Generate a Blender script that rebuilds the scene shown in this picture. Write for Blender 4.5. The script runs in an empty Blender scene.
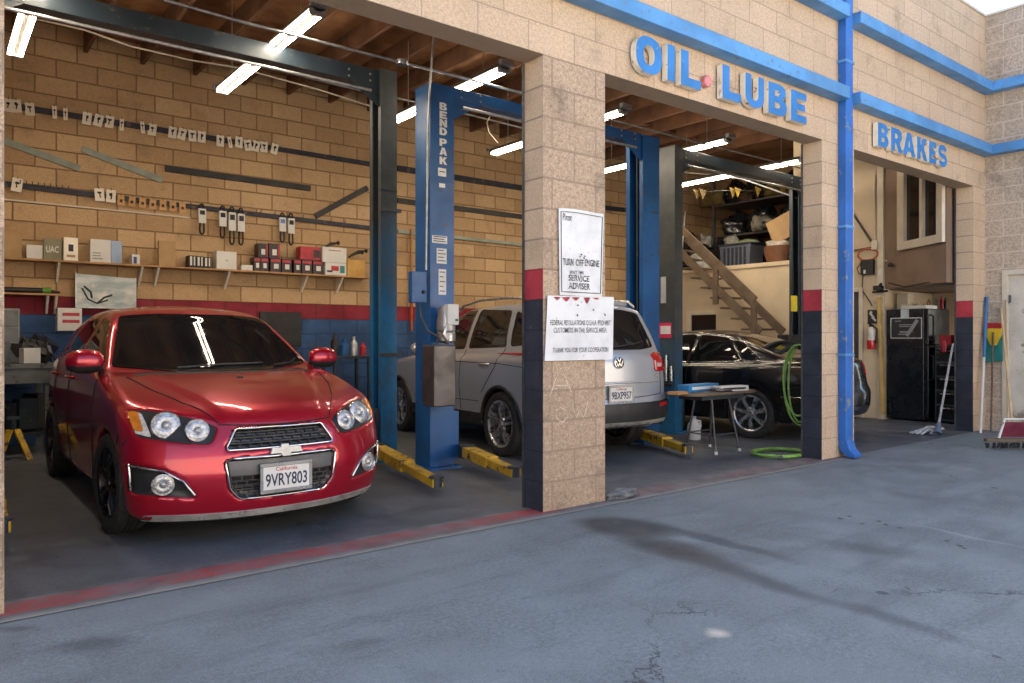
import bpy, bmesh, math, random
import numpy as np
from mathutils import Vector, Matrix
from mathutils.bvhtree import BVHTree
random.seed(7)
S = bpy.context.scene
COL = S.collection
R = math.radians
# ------------------------------------------------------------------ camera model (level camera, 38 deg right of the facade normal)
TH = math.atan(587 / 750); SN, CS = math.sin(TH), math.cos(TH); HC = 1.2; FPX = 750.0
def ray(x, y):
    u = (x - 512) / FPX
    return SN + u * CS, CS - u * SN, -(y - 338) / FPX
def G(x, y, z=0.0):                       # point at height z seen at photo pixel
    a, b, c = ray(x, y); d = (z - HC) / c
    return Vector((a * d, b * d, z))
def WY(x, y, Y):                          # point on the plane Y = const
    a, b, c = ray(x, y); d = Y / b
    return Vector((a * d, Y, HC + c * d))
def WX(x, y, X):
    a, b, c = ray(x, y); d = X / a
    return Vector((X, b * d, HC + c * d))
# ------------------------------------------------------------------ mesh builder
class MB:
    def __init__(s): s.v = []; s.f = []; s.m = []; s.mi = 0
    def add(s, vs, fs):
        o = len(s.v); s.v += [tuple(v) for v in vs]
        for f in fs: s.f.append(tuple(i + o for i in f)); s.m.append(s.mi)
        return s
    def box(s, a, b):
        x0, y0, z0 = [min(p, q) for p, q in zip(a, b)]; x1, y1, z1 = [max(p, q) for p, q in zip(a, b)]
        return s.add([(x0,y0,z0),(x1,y0,z0),(x1,y1,z0),(x0,y1,z0),(x0,y0,z1),(x1,y0,z1),(x1,y1,z1),(x0,y1,z1)],
                     [(3,2,1,0),(4,5,6,7),(0,1,5,4),(1,2,6,5),(2,3,7,6),(3,0,4,7)])
    def obox(s, c, dims, M):              # box of full dims centred at c, rotated by 3x3 M
        hx, hy, hz = [d / 2 for d in dims]; c = Vector(c)
        vs = [c + M @ Vector((sx*hx, sy*hy, sz*hz)) for sz in (-1,1) for sx, sy in ((-1,-1),(1,-1),(1,1),(-1,1))]
        return s.add(vs, [(3,2,1,0),(4,5,6,7),(0,1,5,4),(1,2,6,5),(2,3,7,6),(3,0,4,7)])
    def bar(s, p, q, w, h, up=(0,0,1)):   # rectangular bar from p to q
        p, q = Vector(p), Vector(q); d = q - p; L = d.length; x = d.normalized(); u = Vector(up)
        if abs(x.dot(u)) > .98: u = Vector((1,0,0))
        y = u.cross(x).normalized(); z = x.cross(y)
        return s.obox((p + q) / 2, (L, w, h), Matrix((x, y, z)).transposed())
    def tube(s, pts, r, n=8, closed=False, caps=True):
        P = [Vector(p) for p in pts]; k = len(P); rr = r if isinstance(r, (list, tuple)) else [r] * k
        T = []
        for i in range(k):
            a = P[i-1] if (i > 0 or closed) else P[i]; b = P[(i+1) % k] if (i < k-1 or closed) else P[i]
            t = (b - a); T.append(t.normalized() if t.length > 1e-9 else Vector((0,0,1)))
        u = T[0].orthogonal().normalized(); vs = []; fs = []
        for i in range(k):
            u = (u - T[i] * u.dot(T[i])); u = u.normalized() if u.length > 1e-6 else T[i].orthogonal().normalized()
            w = T[i].cross(u)
            for j in range(n):
                a = 2 * math.pi * j / n; vs.append(P[i] + (u * math.cos(a) + w * math.sin(a)) * rr[i])
        for i in range(k if closed else k - 1):
            i2 = (i + 1) % k
            for j in range(n): fs.append((i*n+j, i*n+(j+1) % n, i2*n+(j+1) % n, i2*n+j))
        if caps and not closed: fs.append(tuple(range(n))[::-1]); fs.append(tuple((k-1)*n + j for j in range(n)))
        return s.add(vs, fs)
    def lathe(s, prof, c=(0,0,0), axis=(0,0,1), n=32, a0=0):
        c = Vector(c); ax = Vector(axis).normalized(); u = ax.orthogonal().normalized(); w = ax.cross(u)
        vs = []; fs = []; k = len(prof)
        for r, h in prof:
            for j in range(n):
                a = a0 + 2 * math.pi * j / n; vs.append(c + ax * h + (u * math.cos(a) + w * math.sin(a)) * max(r, 1e-5))
        for i in range(k - 1):
            for j in range(n): fs.append((i*n+j, i*n+(j+1) % n, (i+1)*n+(j+1) % n, (i+1)*n+j))
        return s.add(vs, fs)
    def prism(s, poly, o, ex, ey, ez, depth):   # 2D polygon in plane (o,ex,ey), extruded along ez by depth
        o, ex, ey, ez = Vector(o), Vector(ex), Vector(ey), Vector(ez); n = len(poly)
        a = [o + ex*p[0] + ey*p[1] for p in poly]; b = [q + ez*depth for q in a]
        fs = [tuple(range(n))[::-1], tuple(range(n, 2*n))] + [(i, (i+1) % n, (i+1) % n + n, i + n) for i in range(n)]
        return s.add(a + b, fs)
    def build(s, name, mats, parent=None, bevel=0, smooth=0, fix=True, off=None):
        me = bpy.data.meshes.new(name)
        vs = s.v if off is None else [(v[0]-off[0], v[1]-off[1], v[2]-off[2]) for v in s.v]
        me.from_pydata(vs, [], s.f)
        mats = mats if isinstance(mats, (list, tuple)) else [mats]
        for m in mats: me.materials.append(m)
        me.polygons.foreach_set('material_index', s.m)
        if fix or bevel:
            bm = bmesh.new(); bm.from_mesh(me)
            bmesh.ops.recalc_face_normals(bm, faces=bm.faces)
            if bevel:
                es = [e for e in bm.edges if len(e.link_faces) == 2 and e.calc_face_angle(0) > R(50)]
                bmesh.ops.bevel(bm, geom=es, offset=bevel, segments=2, profile=.5, affect='EDGES', clamp_overlap=True)
            bm.to_mesh(me); bm.free()
        if smooth:
            me.polygons.foreach_set('use_smooth', [True] * len(me.polygons))
            me.set_sharp_from_angle(angle=R(smooth))
        me.update()
        o = bpy.data.objects.new(name, me); COL.objects.link(o)
        if parent is not None: o.parent = parent
        return o
def tag(o, label=None, cat=None, group=None, kind=None):
    if label: o['label'] = label
    if cat: o['category'] = cat
    if group: o['group'] = group
    if kind: o['kind'] = kind
    return o
def thing(name, label, cat, loc=(0,0,0), rz=0, group=None):
    o = bpy.data.objects.new(name, None); COL.objects.link(o); o.empty_display_size = .1
    o.location = loc; o.rotation_euler = (0, 0, rz)
    return tag(o, label, cat, group)
def wpart(mb, name, mats, parent, bevel=0, smooth=0):
    """part of a thing with an unrotated Empty; the mesh was written in world coordinates"""
    t = parent; off = Vector((0,0,0))
    while t is not None: off += t.location; t = t.parent
    return mb.build(name, mats, parent, bevel, smooth, off=off)
def single(mb, name, mats, label, cat, group=None, bevel=0, smooth=0):
    """a thing that is one mesh: origin moved to the base of its box"""
    xs = np.array(mb.v); c = (xs.min(0) + xs.max(0)) / 2; c[2] = xs[:,2].min()
    o = mb.build(name, mats, None, bevel, smooth, off=c); o.location = c
    return tag(o, label, cat, group)
def copy_tree(o, parent=None):
    c = o.copy(); COL.objects.link(c)
    if parent is not None: c.parent = parent
    for ch in o.children: copy_tree(ch, c)
    return c
def text_mesh(txt, size, depth=.002, bold=0.0, align='CENTER', spacing=1.0, fit=None):
    cu = bpy.data.curves.new('txt', 'FONT'); cu.body = txt; cu.size = size; cu.extrude = depth / 2; cu.offset = bold
    cu.align_x = align; cu.align_y = 'CENTER' if '\n' not in txt else 'TOP'; cu.space_character = spacing; cu.resolution_u = 3
    ob = bpy.data.objects.new('txt', cu); COL.objects.link(ob)
    dg = bpy.context.evaluated_depsgraph_get(); me = bpy.data.meshes.new_from_object(ob.evaluated_get(dg))
    vs = np.array([v.co[:] for v in me.vertices]); fs = [tuple(p.vertices) for p in me.polygons]
    bpy.data.objects.remove(ob); bpy.data.curves.remove(cu); bpy.data.meshes.remove(me)
    if fit:                                # stretch to a (width, height) box centred on 0
        lo, hi = vs.min(0), vs.max(0)
        for i in (0, 1):
            if fit[i]: vs[:, i] = (vs[:, i] - (lo[i]+hi[i])/2) * fit[i] / (hi[i]-lo[i])
    return vs, fs
def put_text(mb, txt, size, o, ex, ey, **kw):
    vs, fs = text_mesh(txt, size, **kw); o, ex, ey = Vector(o), Vector(ex).normalized(), Vector(ey).normalized(); ez = ex.cross(ey)
    mb.add([o + ex*v[0] + ey*v[1] + ez*v[2] for v in vs], fs)
# ------------------------------------------------------------------ materials
def new_mat(name):
    m = bpy.data.materials.new(name); m.use_nodes = True
    nt = m.node_tree; b = nt.nodes['Principled BSDF']
    return m, nt, b
class NT:
    def __init__(s, nt): s.nt = nt
    def n(s, t, **kw):
        nd = s.nt.nodes.new(t)
        for k, v in kw.items(): setattr(nd, k, v)
        return nd
    def l(s, a, b): s.nt.links.new(a, b)
    def math(s, op, a, b=None, c=None, clamp=False):
        nd = s.n('ShaderNodeMath', operation=op, use_clamp=clamp)
        for i, x in enumerate((a, b, c)):
            if x is None: continue
            if isinstance(x, (int, float)): nd.inputs[i].default_value = x
            else: s.l(x, nd.inputs[i])
        return nd.outputs[0]
    def mix(s, f, a, b, mode='MIX'):
        nd = s.n('ShaderNodeMix', data_type='RGBA', blend_type=mode)
        for i, x in ((0, f), (6, a), (7, b)):
            if isinstance(x, (int, float)): nd.inputs[i].default_value = x
            elif isinstance(x, (tuple, list)): nd.inputs[i].default_value = (*x[:3], 1)
            else: s.l(x, nd.inputs[i])
        return nd.outputs[2]
    def noise(s, vec, scale, detail=4, rough=.55, out=0):
        nd = s.n('ShaderNodeTexNoise'); nd.inputs['Scale'].default_value = scale
        nd.inputs['Detail'].default_value = detail; nd.inputs['Roughness'].default_value = rough
        if vec is not None: s.l(vec, nd.inputs['Vector'])
        return nd.outputs[out]
    def ramp(s, f, a, b, lo=0.0, hi=1.0):   # smooth remap of f from [a,b] to [lo,hi]
        nd = s.n('ShaderNodeMapRange', interpolation_type='SMOOTHSTEP')
        s.l(f, nd.inputs[0])
        for i, x in zip((1,2,3,4), (a,b,lo,hi)): nd.inputs[i].default_value = x
        return nd.outputs[0]
    def bump(s, h, strength, dist=.01, normal=None):
        nd = s.n('ShaderNodeBump'); nd.inputs['Strength'].default_value = strength; nd.inputs['Distance'].default_value = dist
        s.l(h, nd.inputs['Height'])
        if normal is not None: s.l(normal, nd.inputs['Normal'])
        return nd.outputs[0]
def pm(name, col, rough=.5, metal=0., var=.18, scale=5., bump=0., bscale=80., coat=0., spec=.5, col2=None, wear=0., wcol=(.1,.06,.04), wscale=9.):
    m, nt, b = new_mat(name); t = NT(nt)
    co = t.n('ShaderNodeTexCoord').outputs['Object']
    n1 = t.noise(co, scale, 5); f = t.ramp(n1, .3, .7)
    c2 = col2 or tuple(c * (1 - var) for c in col); c1 = col if col2 else tuple(min(1, c * (1 + var * .6)) for c in col)
    c = t.mix(f, c1, c2)
    r = t.ramp(t.noise(co, scale * 2.3, 3), .3, .7, max(.02, rough * .82), min(1, rough * 1.2))
    if wear:
        w = t.ramp(t.noise(co, wscale, 8, .7), .62 - wear * .25, .68 - wear * .2)
        c = t.mix(w, c, wcol)
    t.l(c, b.inputs['Base Color']); t.l(r, b.inputs['Roughness'])
    b.inputs['Metallic'].default_value = metal; b.inputs['Specular IOR Level'].default_value = spec
    if coat: b.inputs['Coat Weight'].default_value = coat; b.inputs['Coat Roughness'].default_value = .03
    if bump: t.l(t.bump(t.noise(co, bscale, 4), bump, .004), b.inputs['Normal'])
    return m
def emit(name, col, strength):
    m, nt, b = new_mat(name)
    b.inputs['Base Color'].default_value = (.8,.8,.8,1); b.inputs['Emission Color'].default_value = (*col, 1)
    b.inputs['Emission Strength'].default_value = strength
    return m
CRS = .2095; BLK = .419
def wall_uv(t):
    co = t.n('ShaderNodeTexCoord').outputs['Object']; g = t.n('ShaderNodeNewGeometry')
    sp = t.n('ShaderNodeSeparateXYZ'); t.l(co, sp.inputs[0]); sn = t.n('ShaderNodeSeparateXYZ'); t.l(g.outputs['True Normal'], sn.inputs[0])
    fx = t.math('GREATER_THAN', t.math('ABSOLUTE', sn.outputs[0]), .6)
    mx = t.n('ShaderNodeMix', data_type='FLOAT'); t.l(fx, mx.inputs[0]); t.l(sp.outputs[0], mx.inputs[2]); t.l(sp.outputs[1], mx.inputs[3])
    cv = t.n('ShaderNodeCombineXYZ'); t.l(mx.outputs[0], cv.inputs[0]); t.l(sp.outputs[2], cv.inputs[1])
    return co, cv.outputs[0], sp, sn
def block_mat(name, c1, c2, mortar, msize=.007, speck=.5, sscale=110., bstr=.5, rough=.9, paint=None, mbump=.6, stain=.25, u0=0., brickvar=.5, mott=0., bsc=.55):
    """concrete block work; paint: list of (z0, z1, colour) bands that were painted on"""
    m, nt, b = new_mat(name); t = NT(nt)
    co, uv, sp, sn = wall_uv(t)
    ad = t.n('ShaderNodeVectorMath', operation='ADD'); t.l(uv, ad.inputs[0]); ad.inputs[1].default_value = (u0 + 40 * BLK, 0.0, 0)
    wob = t.n('ShaderNodeVectorMath', operation='SCALE'); nn = t.noise(co, 7, 2, out=1); t.l(nn, wob.inputs[0]); wob.inputs['Scale'].default_value = .006
    ad2 = t.n('ShaderNodeVectorMath', operation='ADD'); t.l(ad.outputs[0], ad2.inputs[0]); t.l(wob.outputs[0], ad2.inputs[1])
    br = t.n('ShaderNodeTexBrick'); br.offset = .5; t.l(ad2.outputs[0], br.inputs['Vector'])
    for k, v in (('Scale', 1), ('Mortar Size', msize), ('Mortar Smooth', .15), ('Bias', 0), ('Brick Width', BLK), ('Row Height', CRS)): br.inputs[k].default_value = v
    br.inputs['Color1'].default_value = (0,0,0,1); br.inputs['Color2'].default_value = (1,1,1,1); br.inputs['Mortar'].default_value = (.5,.5,.5,1)
    fac = br.outputs['Fac']
    big = t.ramp(t.noise(co, 1.3, 4), .3, .72)
    mixf = t.math('ADD', t.math('MULTIPLY', br.outputs['Color'], brickvar), t.math('MULTIPLY', big, 1 - brickvar))
    c = t.mix(mixf, c1, c2)
    if mott:
        c = t.mix(t.math('MULTIPLY', t.ramp(t.noise(co, 38, 6, .8), .44, .60), mott), c, tuple(x * .62 for x in c2)); c = t.mix(t.math('MULTIPLY', t.ramp(t.noise(co, 24, 6, .8), .50, .66), mott * .8), c, tuple(min(1, x * 1.18) for x in c1))
    sn1 = t.noise(co, sscale, 2, .6); sd = t.ramp(sn1, .36, .50, 1, 0)
    c = t.mix(t.math('MULTIPLY', sd, speck), c, tuple(x * .35 for x in c1))
    sl = t.ramp(t.noise(co, sscale * .8, 2), .56, .68)
    c = t.mix(t.math('MULTIPLY', sl, speck * .6), c, tuple(min(1, x * 1.45) for x in c1))
    c = t.mix(t.math('MULTIPLY', fac, .9), c, mortar)
    for z0, z1, pc in (paint or []):
        wz = t.math('ADD', sp.outputs[2], t.math('MULTIPLY', t.math('SUBTRACT', t.noise(co, 14, 4), .5), .02))
        k = t.math('MULTIPLY', t.math('GREATER_THAN', wz, z0), t.math('LESS_THAN', wz, z1))
        chip = t.ramp(t.noise(co, 26, 7, .7), .66, .74, 1, .25)
        pcv = t.mix(t.ramp(t.noise(co, 3.5, 5), .3, .7), pc, tuple(x * .62 for x in pc))
        pcv = t.mix(t.math('MULTIPLY', fac, .5), pcv, tuple(x * .45 for x in pc))
        c = t.mix(t.math('MULTIPLY', k, chip), c, pcv)
    st = t.ramp(t.noise(co, 2.6, 7, .68), .52, .75)
    c = t.mix(t.math('MULTIPLY', st, stain), c, (.10, .08, .06))
    t.l(c, b.inputs['Base Color']); b.inputs['Roughness'].default_value = rough; b.inputs['Specular IOR Level'].default_value = .25
    bn = t.bump(t.math('SUBTRACT', 1.0, fac), mbump, .012); bn = t.bump(t.noise(co, sscale * bsc, 6, .75), bstr, .012, bn)
    t.l(bn, b.inputs['Normal'])
    return m
EXPO = 2.02; SKY = 0.12; LAMP = 17
# ------------------------------------------------------------------ render, camera, world, sun
S.view_settings.view_transform = 'Standard'; S.view_settings.look = 'None'; S.view_settings.gamma = 1
S.view_settings.exposure = EXPO
S.cycles.max_bounces = 8; S.cycles.diffuse_bounces = 5; S.cycles.glossy_bounces = 4; S.cycles.transmission_bounces = 4
S.cycles.sample_clamp_indirect = 6; S.cycles.use_denoising = True; S.cycles.caustics_reflective = False; S.cycles.caustics_refractive = False
cd = bpy.data.cameras.new('camera'); cam = bpy.data.objects.new('camera', cd); COL.objects.link(cam)
cd.sensor_width = 36; cd.lens = FPX / 1024 * 36; cd.shift_y = -3.5 / 1024; cd.clip_end = 500; cd.clip_start = .05
cam.location = (0, 0, HC); cam.rotation_euler = (R(90), 0, -TH); S.camera = cam
W = bpy.data.worlds.new('World'); S.world = W; W.use_nodes = True
wt = NT(W.node_tree); bg = W.node_tree.nodes['Background']; sky = wt.n('ShaderNodeTexSky', sky_type='NISHITA')
SUN_EL, SUN_AZ = R(50), R(25)              # behind the building: the forecourt lies in its shade
sky.sun_disc = False; sky.sun_elevation = SUN_EL; sky.sun_rotation = SUN_AZ; sky.dust_density = 2.0
wt.l(sky.outputs[0], bg.inputs['Color']); bg.inputs['Strength'].default_value = SKY
sd = bpy.data.lights.new('sun', 'SUN'); sd.energy = 5.0; sd.angle = R(.5); sd.color = (1, .95, .87)
so = bpy.data.objects.new('sun', sd); COL.objects.link(so); so.rotation_euler = (R(90) - SUN_EL, 0, R(180) - SUN_AZ); so.location = (4, 12, 12)
# the lamp's -Z must point from the sun (at +Y, +X, up) down to the scene
sdir = Vector((math.sin(SUN_AZ) * math.cos(SUN_EL), math.cos(SUN_AZ) * math.cos(SUN_EL), math.sin(SUN_EL)))
so.rotation_euler = sdir.to_track_quat('Z', 'Y').to_euler()
# ------------------------------------------------------------------ ground
YF, YB = 3.91, 10.0
def ground_mat(name, base, dark, light, rough, outside):
    m, nt, b = new_mat(name); t = NT(nt)
    co = t.n('ShaderNodeTexCoord').outputs['Object']
    big = t.ramp(t.noise(co, .55, 6, .65), .38, .62); mid = t.ramp(t.noise(co, 2.6, 6, .68), .36, .66); fine = t.noise(co, 160, 3, .7)
    c = t.mix(big, base, tuple(.35*p + .65*q for p, q in zip(base, dark))); c = t.mix(t.math('MULTIPLY', mid, .7), c, tuple((p + 2*q) / 3 for p, q in zip(base, light)))
    st = t.n('ShaderNodeMapping'); t.l(co, st.inputs[0]); st.inputs['Rotation'].default_value = (0, 0, R(28 if outside else 0)); st.inputs['Scale'].default_value = (.5, 3.2, 1) if outside else (3, .5, 1)
    streak = t.ramp(t.noise(st.outputs[0], 1.5, 6, .65), .50, .76)
    c = t.mix(t.math('MULTIPLY', streak, .6), c, dark)
    sp = t.ramp(t.noise(co, 3.4, 8, .78), .63, .70)
    c = t.mix(t.math('MULTIPLY', sp, .55), c, tuple(x * .55 for x in dark))
    c = t.mix(t.ramp(fine, .35, .7, 0, .4), c, tuple(x * 1.3 for x in light)); c = t.mix(t.ramp(fine, .33,   .45, .3, 0), c, tuple(x * .6 for x in dark))
    pm_ = t.ramp(t.noise(co, 1.7, 6, .7), .38, .62, .35, 1); gr = t.noise(co, 46, 5, .8); c = t.mix(t.math('MULTIPLY', pm_, t.ramp(gr, .40, .56, .30, 0)), c, tuple(x * .7 for x in dark)); c = t.mix(t.math('MULTIPLY', pm_, t.ramp(gr, .54, .67, 0, .28)), c, tuple(x * 1.35 for x in light))
    vo = t.n('ShaderNodeTexVoronoi'); vo.inputs['Scale'].default_value = 3.1; t.l(co, vo.inputs['Vector']); vs_ = t.n('ShaderNodeSeparateColor'); t.l(vo.outputs['Color'], vs_.inputs[0])
    vd = t.math('ADD', vo.outputs['Distance'], t.math('MULTIPLY', t.math('SUBTRACT', t.noise(co, 22, 4), .5), .09)); rad = t.math('MULTIPLY', t.math('SUBTRACT', vs_.outputs[0], .62), .26)
    c = t.mix(t.math('MULTIPLY', t.math('LESS_THAN', vd, rad), .6), c, tuple(x * .4 for x in dark))
    wv = t.n('ShaderNodeVectorMath', operation='MULTIPLY_ADD'); t.l(t.noise(co, 2.2, 6, .7, out=1), wv.inputs[0]); wv.inputs[1].default_value = (.9, .9, 0); t.l(co, wv.inputs[2])
    ve = t.n('ShaderNodeTexVoronoi', feature='DISTANCE_TO_EDGE'); ve.inputs['Scale'].default_value = .33; t.l(wv.outputs[0], ve.inputs['Vector'])
    ck = t.math('MULTIPLY', t.ramp(ve.outputs['Distance'], .0015, .005, 1, 0), t.ramp(t.noise(co, .9, 3), .48, .60)); c = t.mix(t.math('MULTIPLY', ck, .65), c, tuple(x * .35 for x in dark))
    pt = t.ramp(t.noise(co, 9, 8, .8), .60, .66); c = t.mix(t.math('MULTIPLY', pt, .45), c, tuple(x * .7 for x in dark))
    pl_ = t.ramp(t.noise(co, 1.1, 7, .72), .56, .72); c = t.mix(t.math('MULTIPLY', pl_, .5), c, light)
    r = t.ramp(mid, 0, 1, rough, min(1, rough + .2))
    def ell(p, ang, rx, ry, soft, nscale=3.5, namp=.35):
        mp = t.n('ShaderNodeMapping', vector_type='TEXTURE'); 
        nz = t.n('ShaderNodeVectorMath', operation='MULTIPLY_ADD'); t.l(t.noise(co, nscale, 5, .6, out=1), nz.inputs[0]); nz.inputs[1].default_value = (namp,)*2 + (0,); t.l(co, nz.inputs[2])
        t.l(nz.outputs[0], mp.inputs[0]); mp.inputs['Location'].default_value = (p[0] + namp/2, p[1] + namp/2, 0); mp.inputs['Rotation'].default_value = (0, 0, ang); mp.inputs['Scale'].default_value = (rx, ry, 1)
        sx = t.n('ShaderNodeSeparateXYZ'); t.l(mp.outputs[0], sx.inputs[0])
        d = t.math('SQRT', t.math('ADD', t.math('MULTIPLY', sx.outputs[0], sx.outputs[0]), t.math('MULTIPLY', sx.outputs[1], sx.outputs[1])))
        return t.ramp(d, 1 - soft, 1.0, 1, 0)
    if outside:
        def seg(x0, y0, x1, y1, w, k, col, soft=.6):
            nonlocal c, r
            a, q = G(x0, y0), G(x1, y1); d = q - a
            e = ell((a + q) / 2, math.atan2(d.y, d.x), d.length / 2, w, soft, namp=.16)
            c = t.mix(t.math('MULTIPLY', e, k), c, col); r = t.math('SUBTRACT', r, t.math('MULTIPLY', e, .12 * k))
        oil = (.030, .033, .040)
        seg(562, 519, 690, 534, .31, .82, oil, .55); seg(605, 530, 740, 566, .22, .6, oil, .7); seg(600, 530, 800, 588, .17, .6, oil, .7); seg(640, 520, 815, 567, .10, .55, oil, .7); seg(700, 562, 860, 612, .11, .5, oil, .8); seg(800, 590, 1010, 655, .10, .45, oil, .8); seg(820, 540, 930, 560, .18, .35, oil, .9)
        seg(30, 650, 160, 640, .10, .5, oil, .9); seg(-10, 630, 40, 628, .06, .5, oil, .9); seg(330, 648, 400, 640, .09, .35, oil, .9)
        for x, y in ((842, 518), (850, 516), (876, 520), (884, 524), (898, 527), (860, 523), (947, 540), (964, 545), (968, 547)):
            seg(x - 3, y, x + 4, y + 1, .022, .9, (.012, .012, .014), .5)
        seg(880, 517, 1060, 556, .035, .5, (.33, .34, .36), .9); seg(630, 478, 700, 468, .05, .3, (.3,.3,.31), .9)
        seg(694, 633, 727, 633, .075, .9, (.62, .54, .45), .9); seg(505, 495, 560, 500, .08, .5, oil, .8)  # pale ellipse: sun glint painted into the ground colour; the dark one is oil
    t.l(c, b.inputs['Base Color']); t.l(r, b.inputs['Roughness']); b.inputs['Specular IOR Level'].default_value = .35
    t.l(t.bump(t.noise(co, 130, 6, .8), .25, .004, t.bump(t.noise(co, 6, 4), .10, .02)), b.inputs['Normal'])
    return m
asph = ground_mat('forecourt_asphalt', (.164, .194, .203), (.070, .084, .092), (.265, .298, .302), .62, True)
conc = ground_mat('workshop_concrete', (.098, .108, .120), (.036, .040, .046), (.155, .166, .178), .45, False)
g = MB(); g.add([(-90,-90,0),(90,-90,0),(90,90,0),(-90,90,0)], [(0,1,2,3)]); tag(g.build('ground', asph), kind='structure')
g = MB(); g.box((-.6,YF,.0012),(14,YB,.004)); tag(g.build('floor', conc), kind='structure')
# worn red threshold line with a pale concrete edge
m, nt, b = new_mat('worn_red_line'); t = NT(nt); co = t.n('ShaderNodeTexCoord').outputs['Object']
sx = t.n('ShaderNodeSeparateXYZ'); t.l(co, sx.inputs[0])
yy = t.math('ADD', sx.outputs[1], t.math('MULTIPLY', t.math('SUBTRACT', t.noise(co, 9, 5, .7), .5), .05))
redk = t.math('MULTIPLY', t.ramp(yy, 3.865, 3.885), t.ramp(yy, 4.03, 4.06, 1, 0))
wearx = t.ramp(sx.outputs[0], 3.3, 3.7, 1, .22)
w = t.math('MULTIPLY', t.ramp(t.noise(co, 1.7, 5, .6), .36, .60, .25, 1), t.ramp(t.noise(co, 30, 6, .75), .38, .52, .25, .95))
c = t.mix(t.ramp(t.noise(co, 5, 6), .35, .7), (.16, .16, .165), (.085, .086, .09))
edge = t.ramp(yy, 3.80, 3.875, 1, 0)
c = t.mix(t.math('MULTIPLY', edge, .75), c, (.27, .26, .25))
c = t.mix(t.math('MULTIPLY', t.math('MULTIPLY', redk, w), wearx), c, (.34, .045, .05))
t.l(c, b.inputs['Base Color']); b.inputs['Roughness'].default_value = .65
t.l(t.bump(t.noise(co, 80, 5, .7), .3, .005), b.inputs['Normal'])
g = MB(); g.box((-.6,3.80,.0045),(7.6,4.09,.008)); tag(g.build('road_markings', m), kind='structure')
# ------------------------------------------------------------------ the building
FC1, FC2 = (.72, .545, .385), (.57, .425, .295)
m_fac = block_mat('facade_block', FC1, FC2, (.40, .30, .215), msize=.005, speck=.5, sscale=135, bstr=.8, stain=.38, mott=.42, bsc=.4)
m_pil = block_mat('rough_pillar_block', (.62, .465, .335), (.44, .325, .23), (.34, .25, .18), msize=.007, speck=.55, sscale=120, bstr=1.0, stain=.8, mbump=.9, brickvar=.6, mott=.7, bsc=.35)
m_wing = block_mat('rough_wing_block', (.64, .515, .40), (.53, .42, .32), (.66, .55, .44), msize=.008, speck=.45, sscale=120, bstr=1.0, stain=.45, mott=.75, bsc=.25, brickvar=.6)
m_jamb = block_mat('painted_jamb_block', FC1, FC2, (.33, .26, .20), speck=.35, paint=[(-1, 7*CRS, (.040, .046, .066)), (7*CRS, 8*CRS, (.50, .055, .075))])
m_int = block_mat('tan_block', (.58, .40, .225), (.39, .25, .13), (.24, .145, .075), msize=.009, speck=.25, sscale=60, bstr=.3, rough=.8, mbump=.9, stain=.3, u0=.13, brickvar=.8,
                  paint=[(-1, 7*CRS, (.055, .12, .27)), (7*CRS, 8*CRS, (.30, .035, .055))])
m_beige = pm('beige_plaster', (.62, .51, .36), .75, var=.12, scale=1.5, bump=.15, bscale=30, spec=.3)
m_brown = pm('brown_panel', (.24, .165, .12), .6, var=.15, scale=2, spec=.3)
m_cream = pm('cream_trim', (.62, .55, .44), .5, var=.1)
m_wood = pm('dark_joist_wood', (.14, .065, .033), .85, var=.35, scale=3, bump=.4, bscale=25)
m_deck = pm('plywood_deck', (.42, .21, .09), .85, scale=2.2, col2=(.20, .09, .038), bump=.3, bscale=30)
m_blue = pm('sky_blue_trim_paint', (.095, .30, .62), .5, var=.22, scale=2, wear=.2, wcol=(.13, .2, .3), wscale=14)
m_steel = pm('dark_edge_steel', (.10, .10, .105), .5, metal=.6, var=.3, scale=12)
m_glassdk = pm('dark_window_glass', (.02, .018, .016), .06, var=.1)
bld = thing('garage_building', 'beige concrete block garage with three open bays, blue trim bars and rough side wing', 'building', (5.3, YF, 0))
P0, P1, P2, P3 = (-.40, .27), (3.33, 3.926), (6.91, 7.53), (10.53, 10.91)
LZ = 15 * CRS; TOP = 5.39; YI = YF + .21
f = MB()
f.box((-5, YF, LZ), (P3[1] - .0, YI, TOP)); f.box((-5, YF, 0), (P0[0], YI, LZ))
wpart(f, 'facade_wall', m_fac, bld)
for i, (a, q) in enumerate((P0, P1, P2, P3)):
    p = MB(); p.box((a, YF, 0), (q, YI, LZ)); p.mi = 0
    p.m = [0, 0, 0, 0, 0, 1] if i else [0]*6          # last face of a box is its -X side
    wpart(p, 'pillar', [m_pil if i < 2 else m_fac, m_jamb], bld)
for a in (P1[0], P2[0], P3[0]):                       # steel angle on the inner edge of each jamb
    e = MB(); e.box((a - .010, YI - .012, 0), (a - .003, YI + .008, LZ - .01)); wpart(e, 'jamb_angle', m_steel, bld)
w = MB(); w.box((P3[1] + .003, -2.2, 2.04), (P3[1] + .21, YI, TOP)); w.box((P3[1] + .003, 3.69, 0), (P3[1] + .21, YI, 2.04)); w.box((P3[1] + .003, -2.2, 0), (P3[1] + .21, 2.72, 2.04))
wpart(w, 'side_wing_wall', m_wing, bld)
d = MB(); d.box((P3[1] + .05, 2.72, 0), (P3[1] + .10, 3.69, 2.04))
m_door = pm('dirty_white_door', (.62, .57, .49), .5, var=.2, scale=2.5, wear=.25, wcol=(.25, .2, .15), wscale=3)
door = wpart(d, 'door', m_door, bld)
fr = MB(); fr.box((P3[1] - .012, 3.65, 0), (P3[1] + .05, 3.71, 2.07)); fr.box((P3[1] - .012, 2.70, 2.01), (P3[1] + .05, 3.65, 2.07)); wpart(fr, 'door_frame', m_cream, door)
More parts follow.
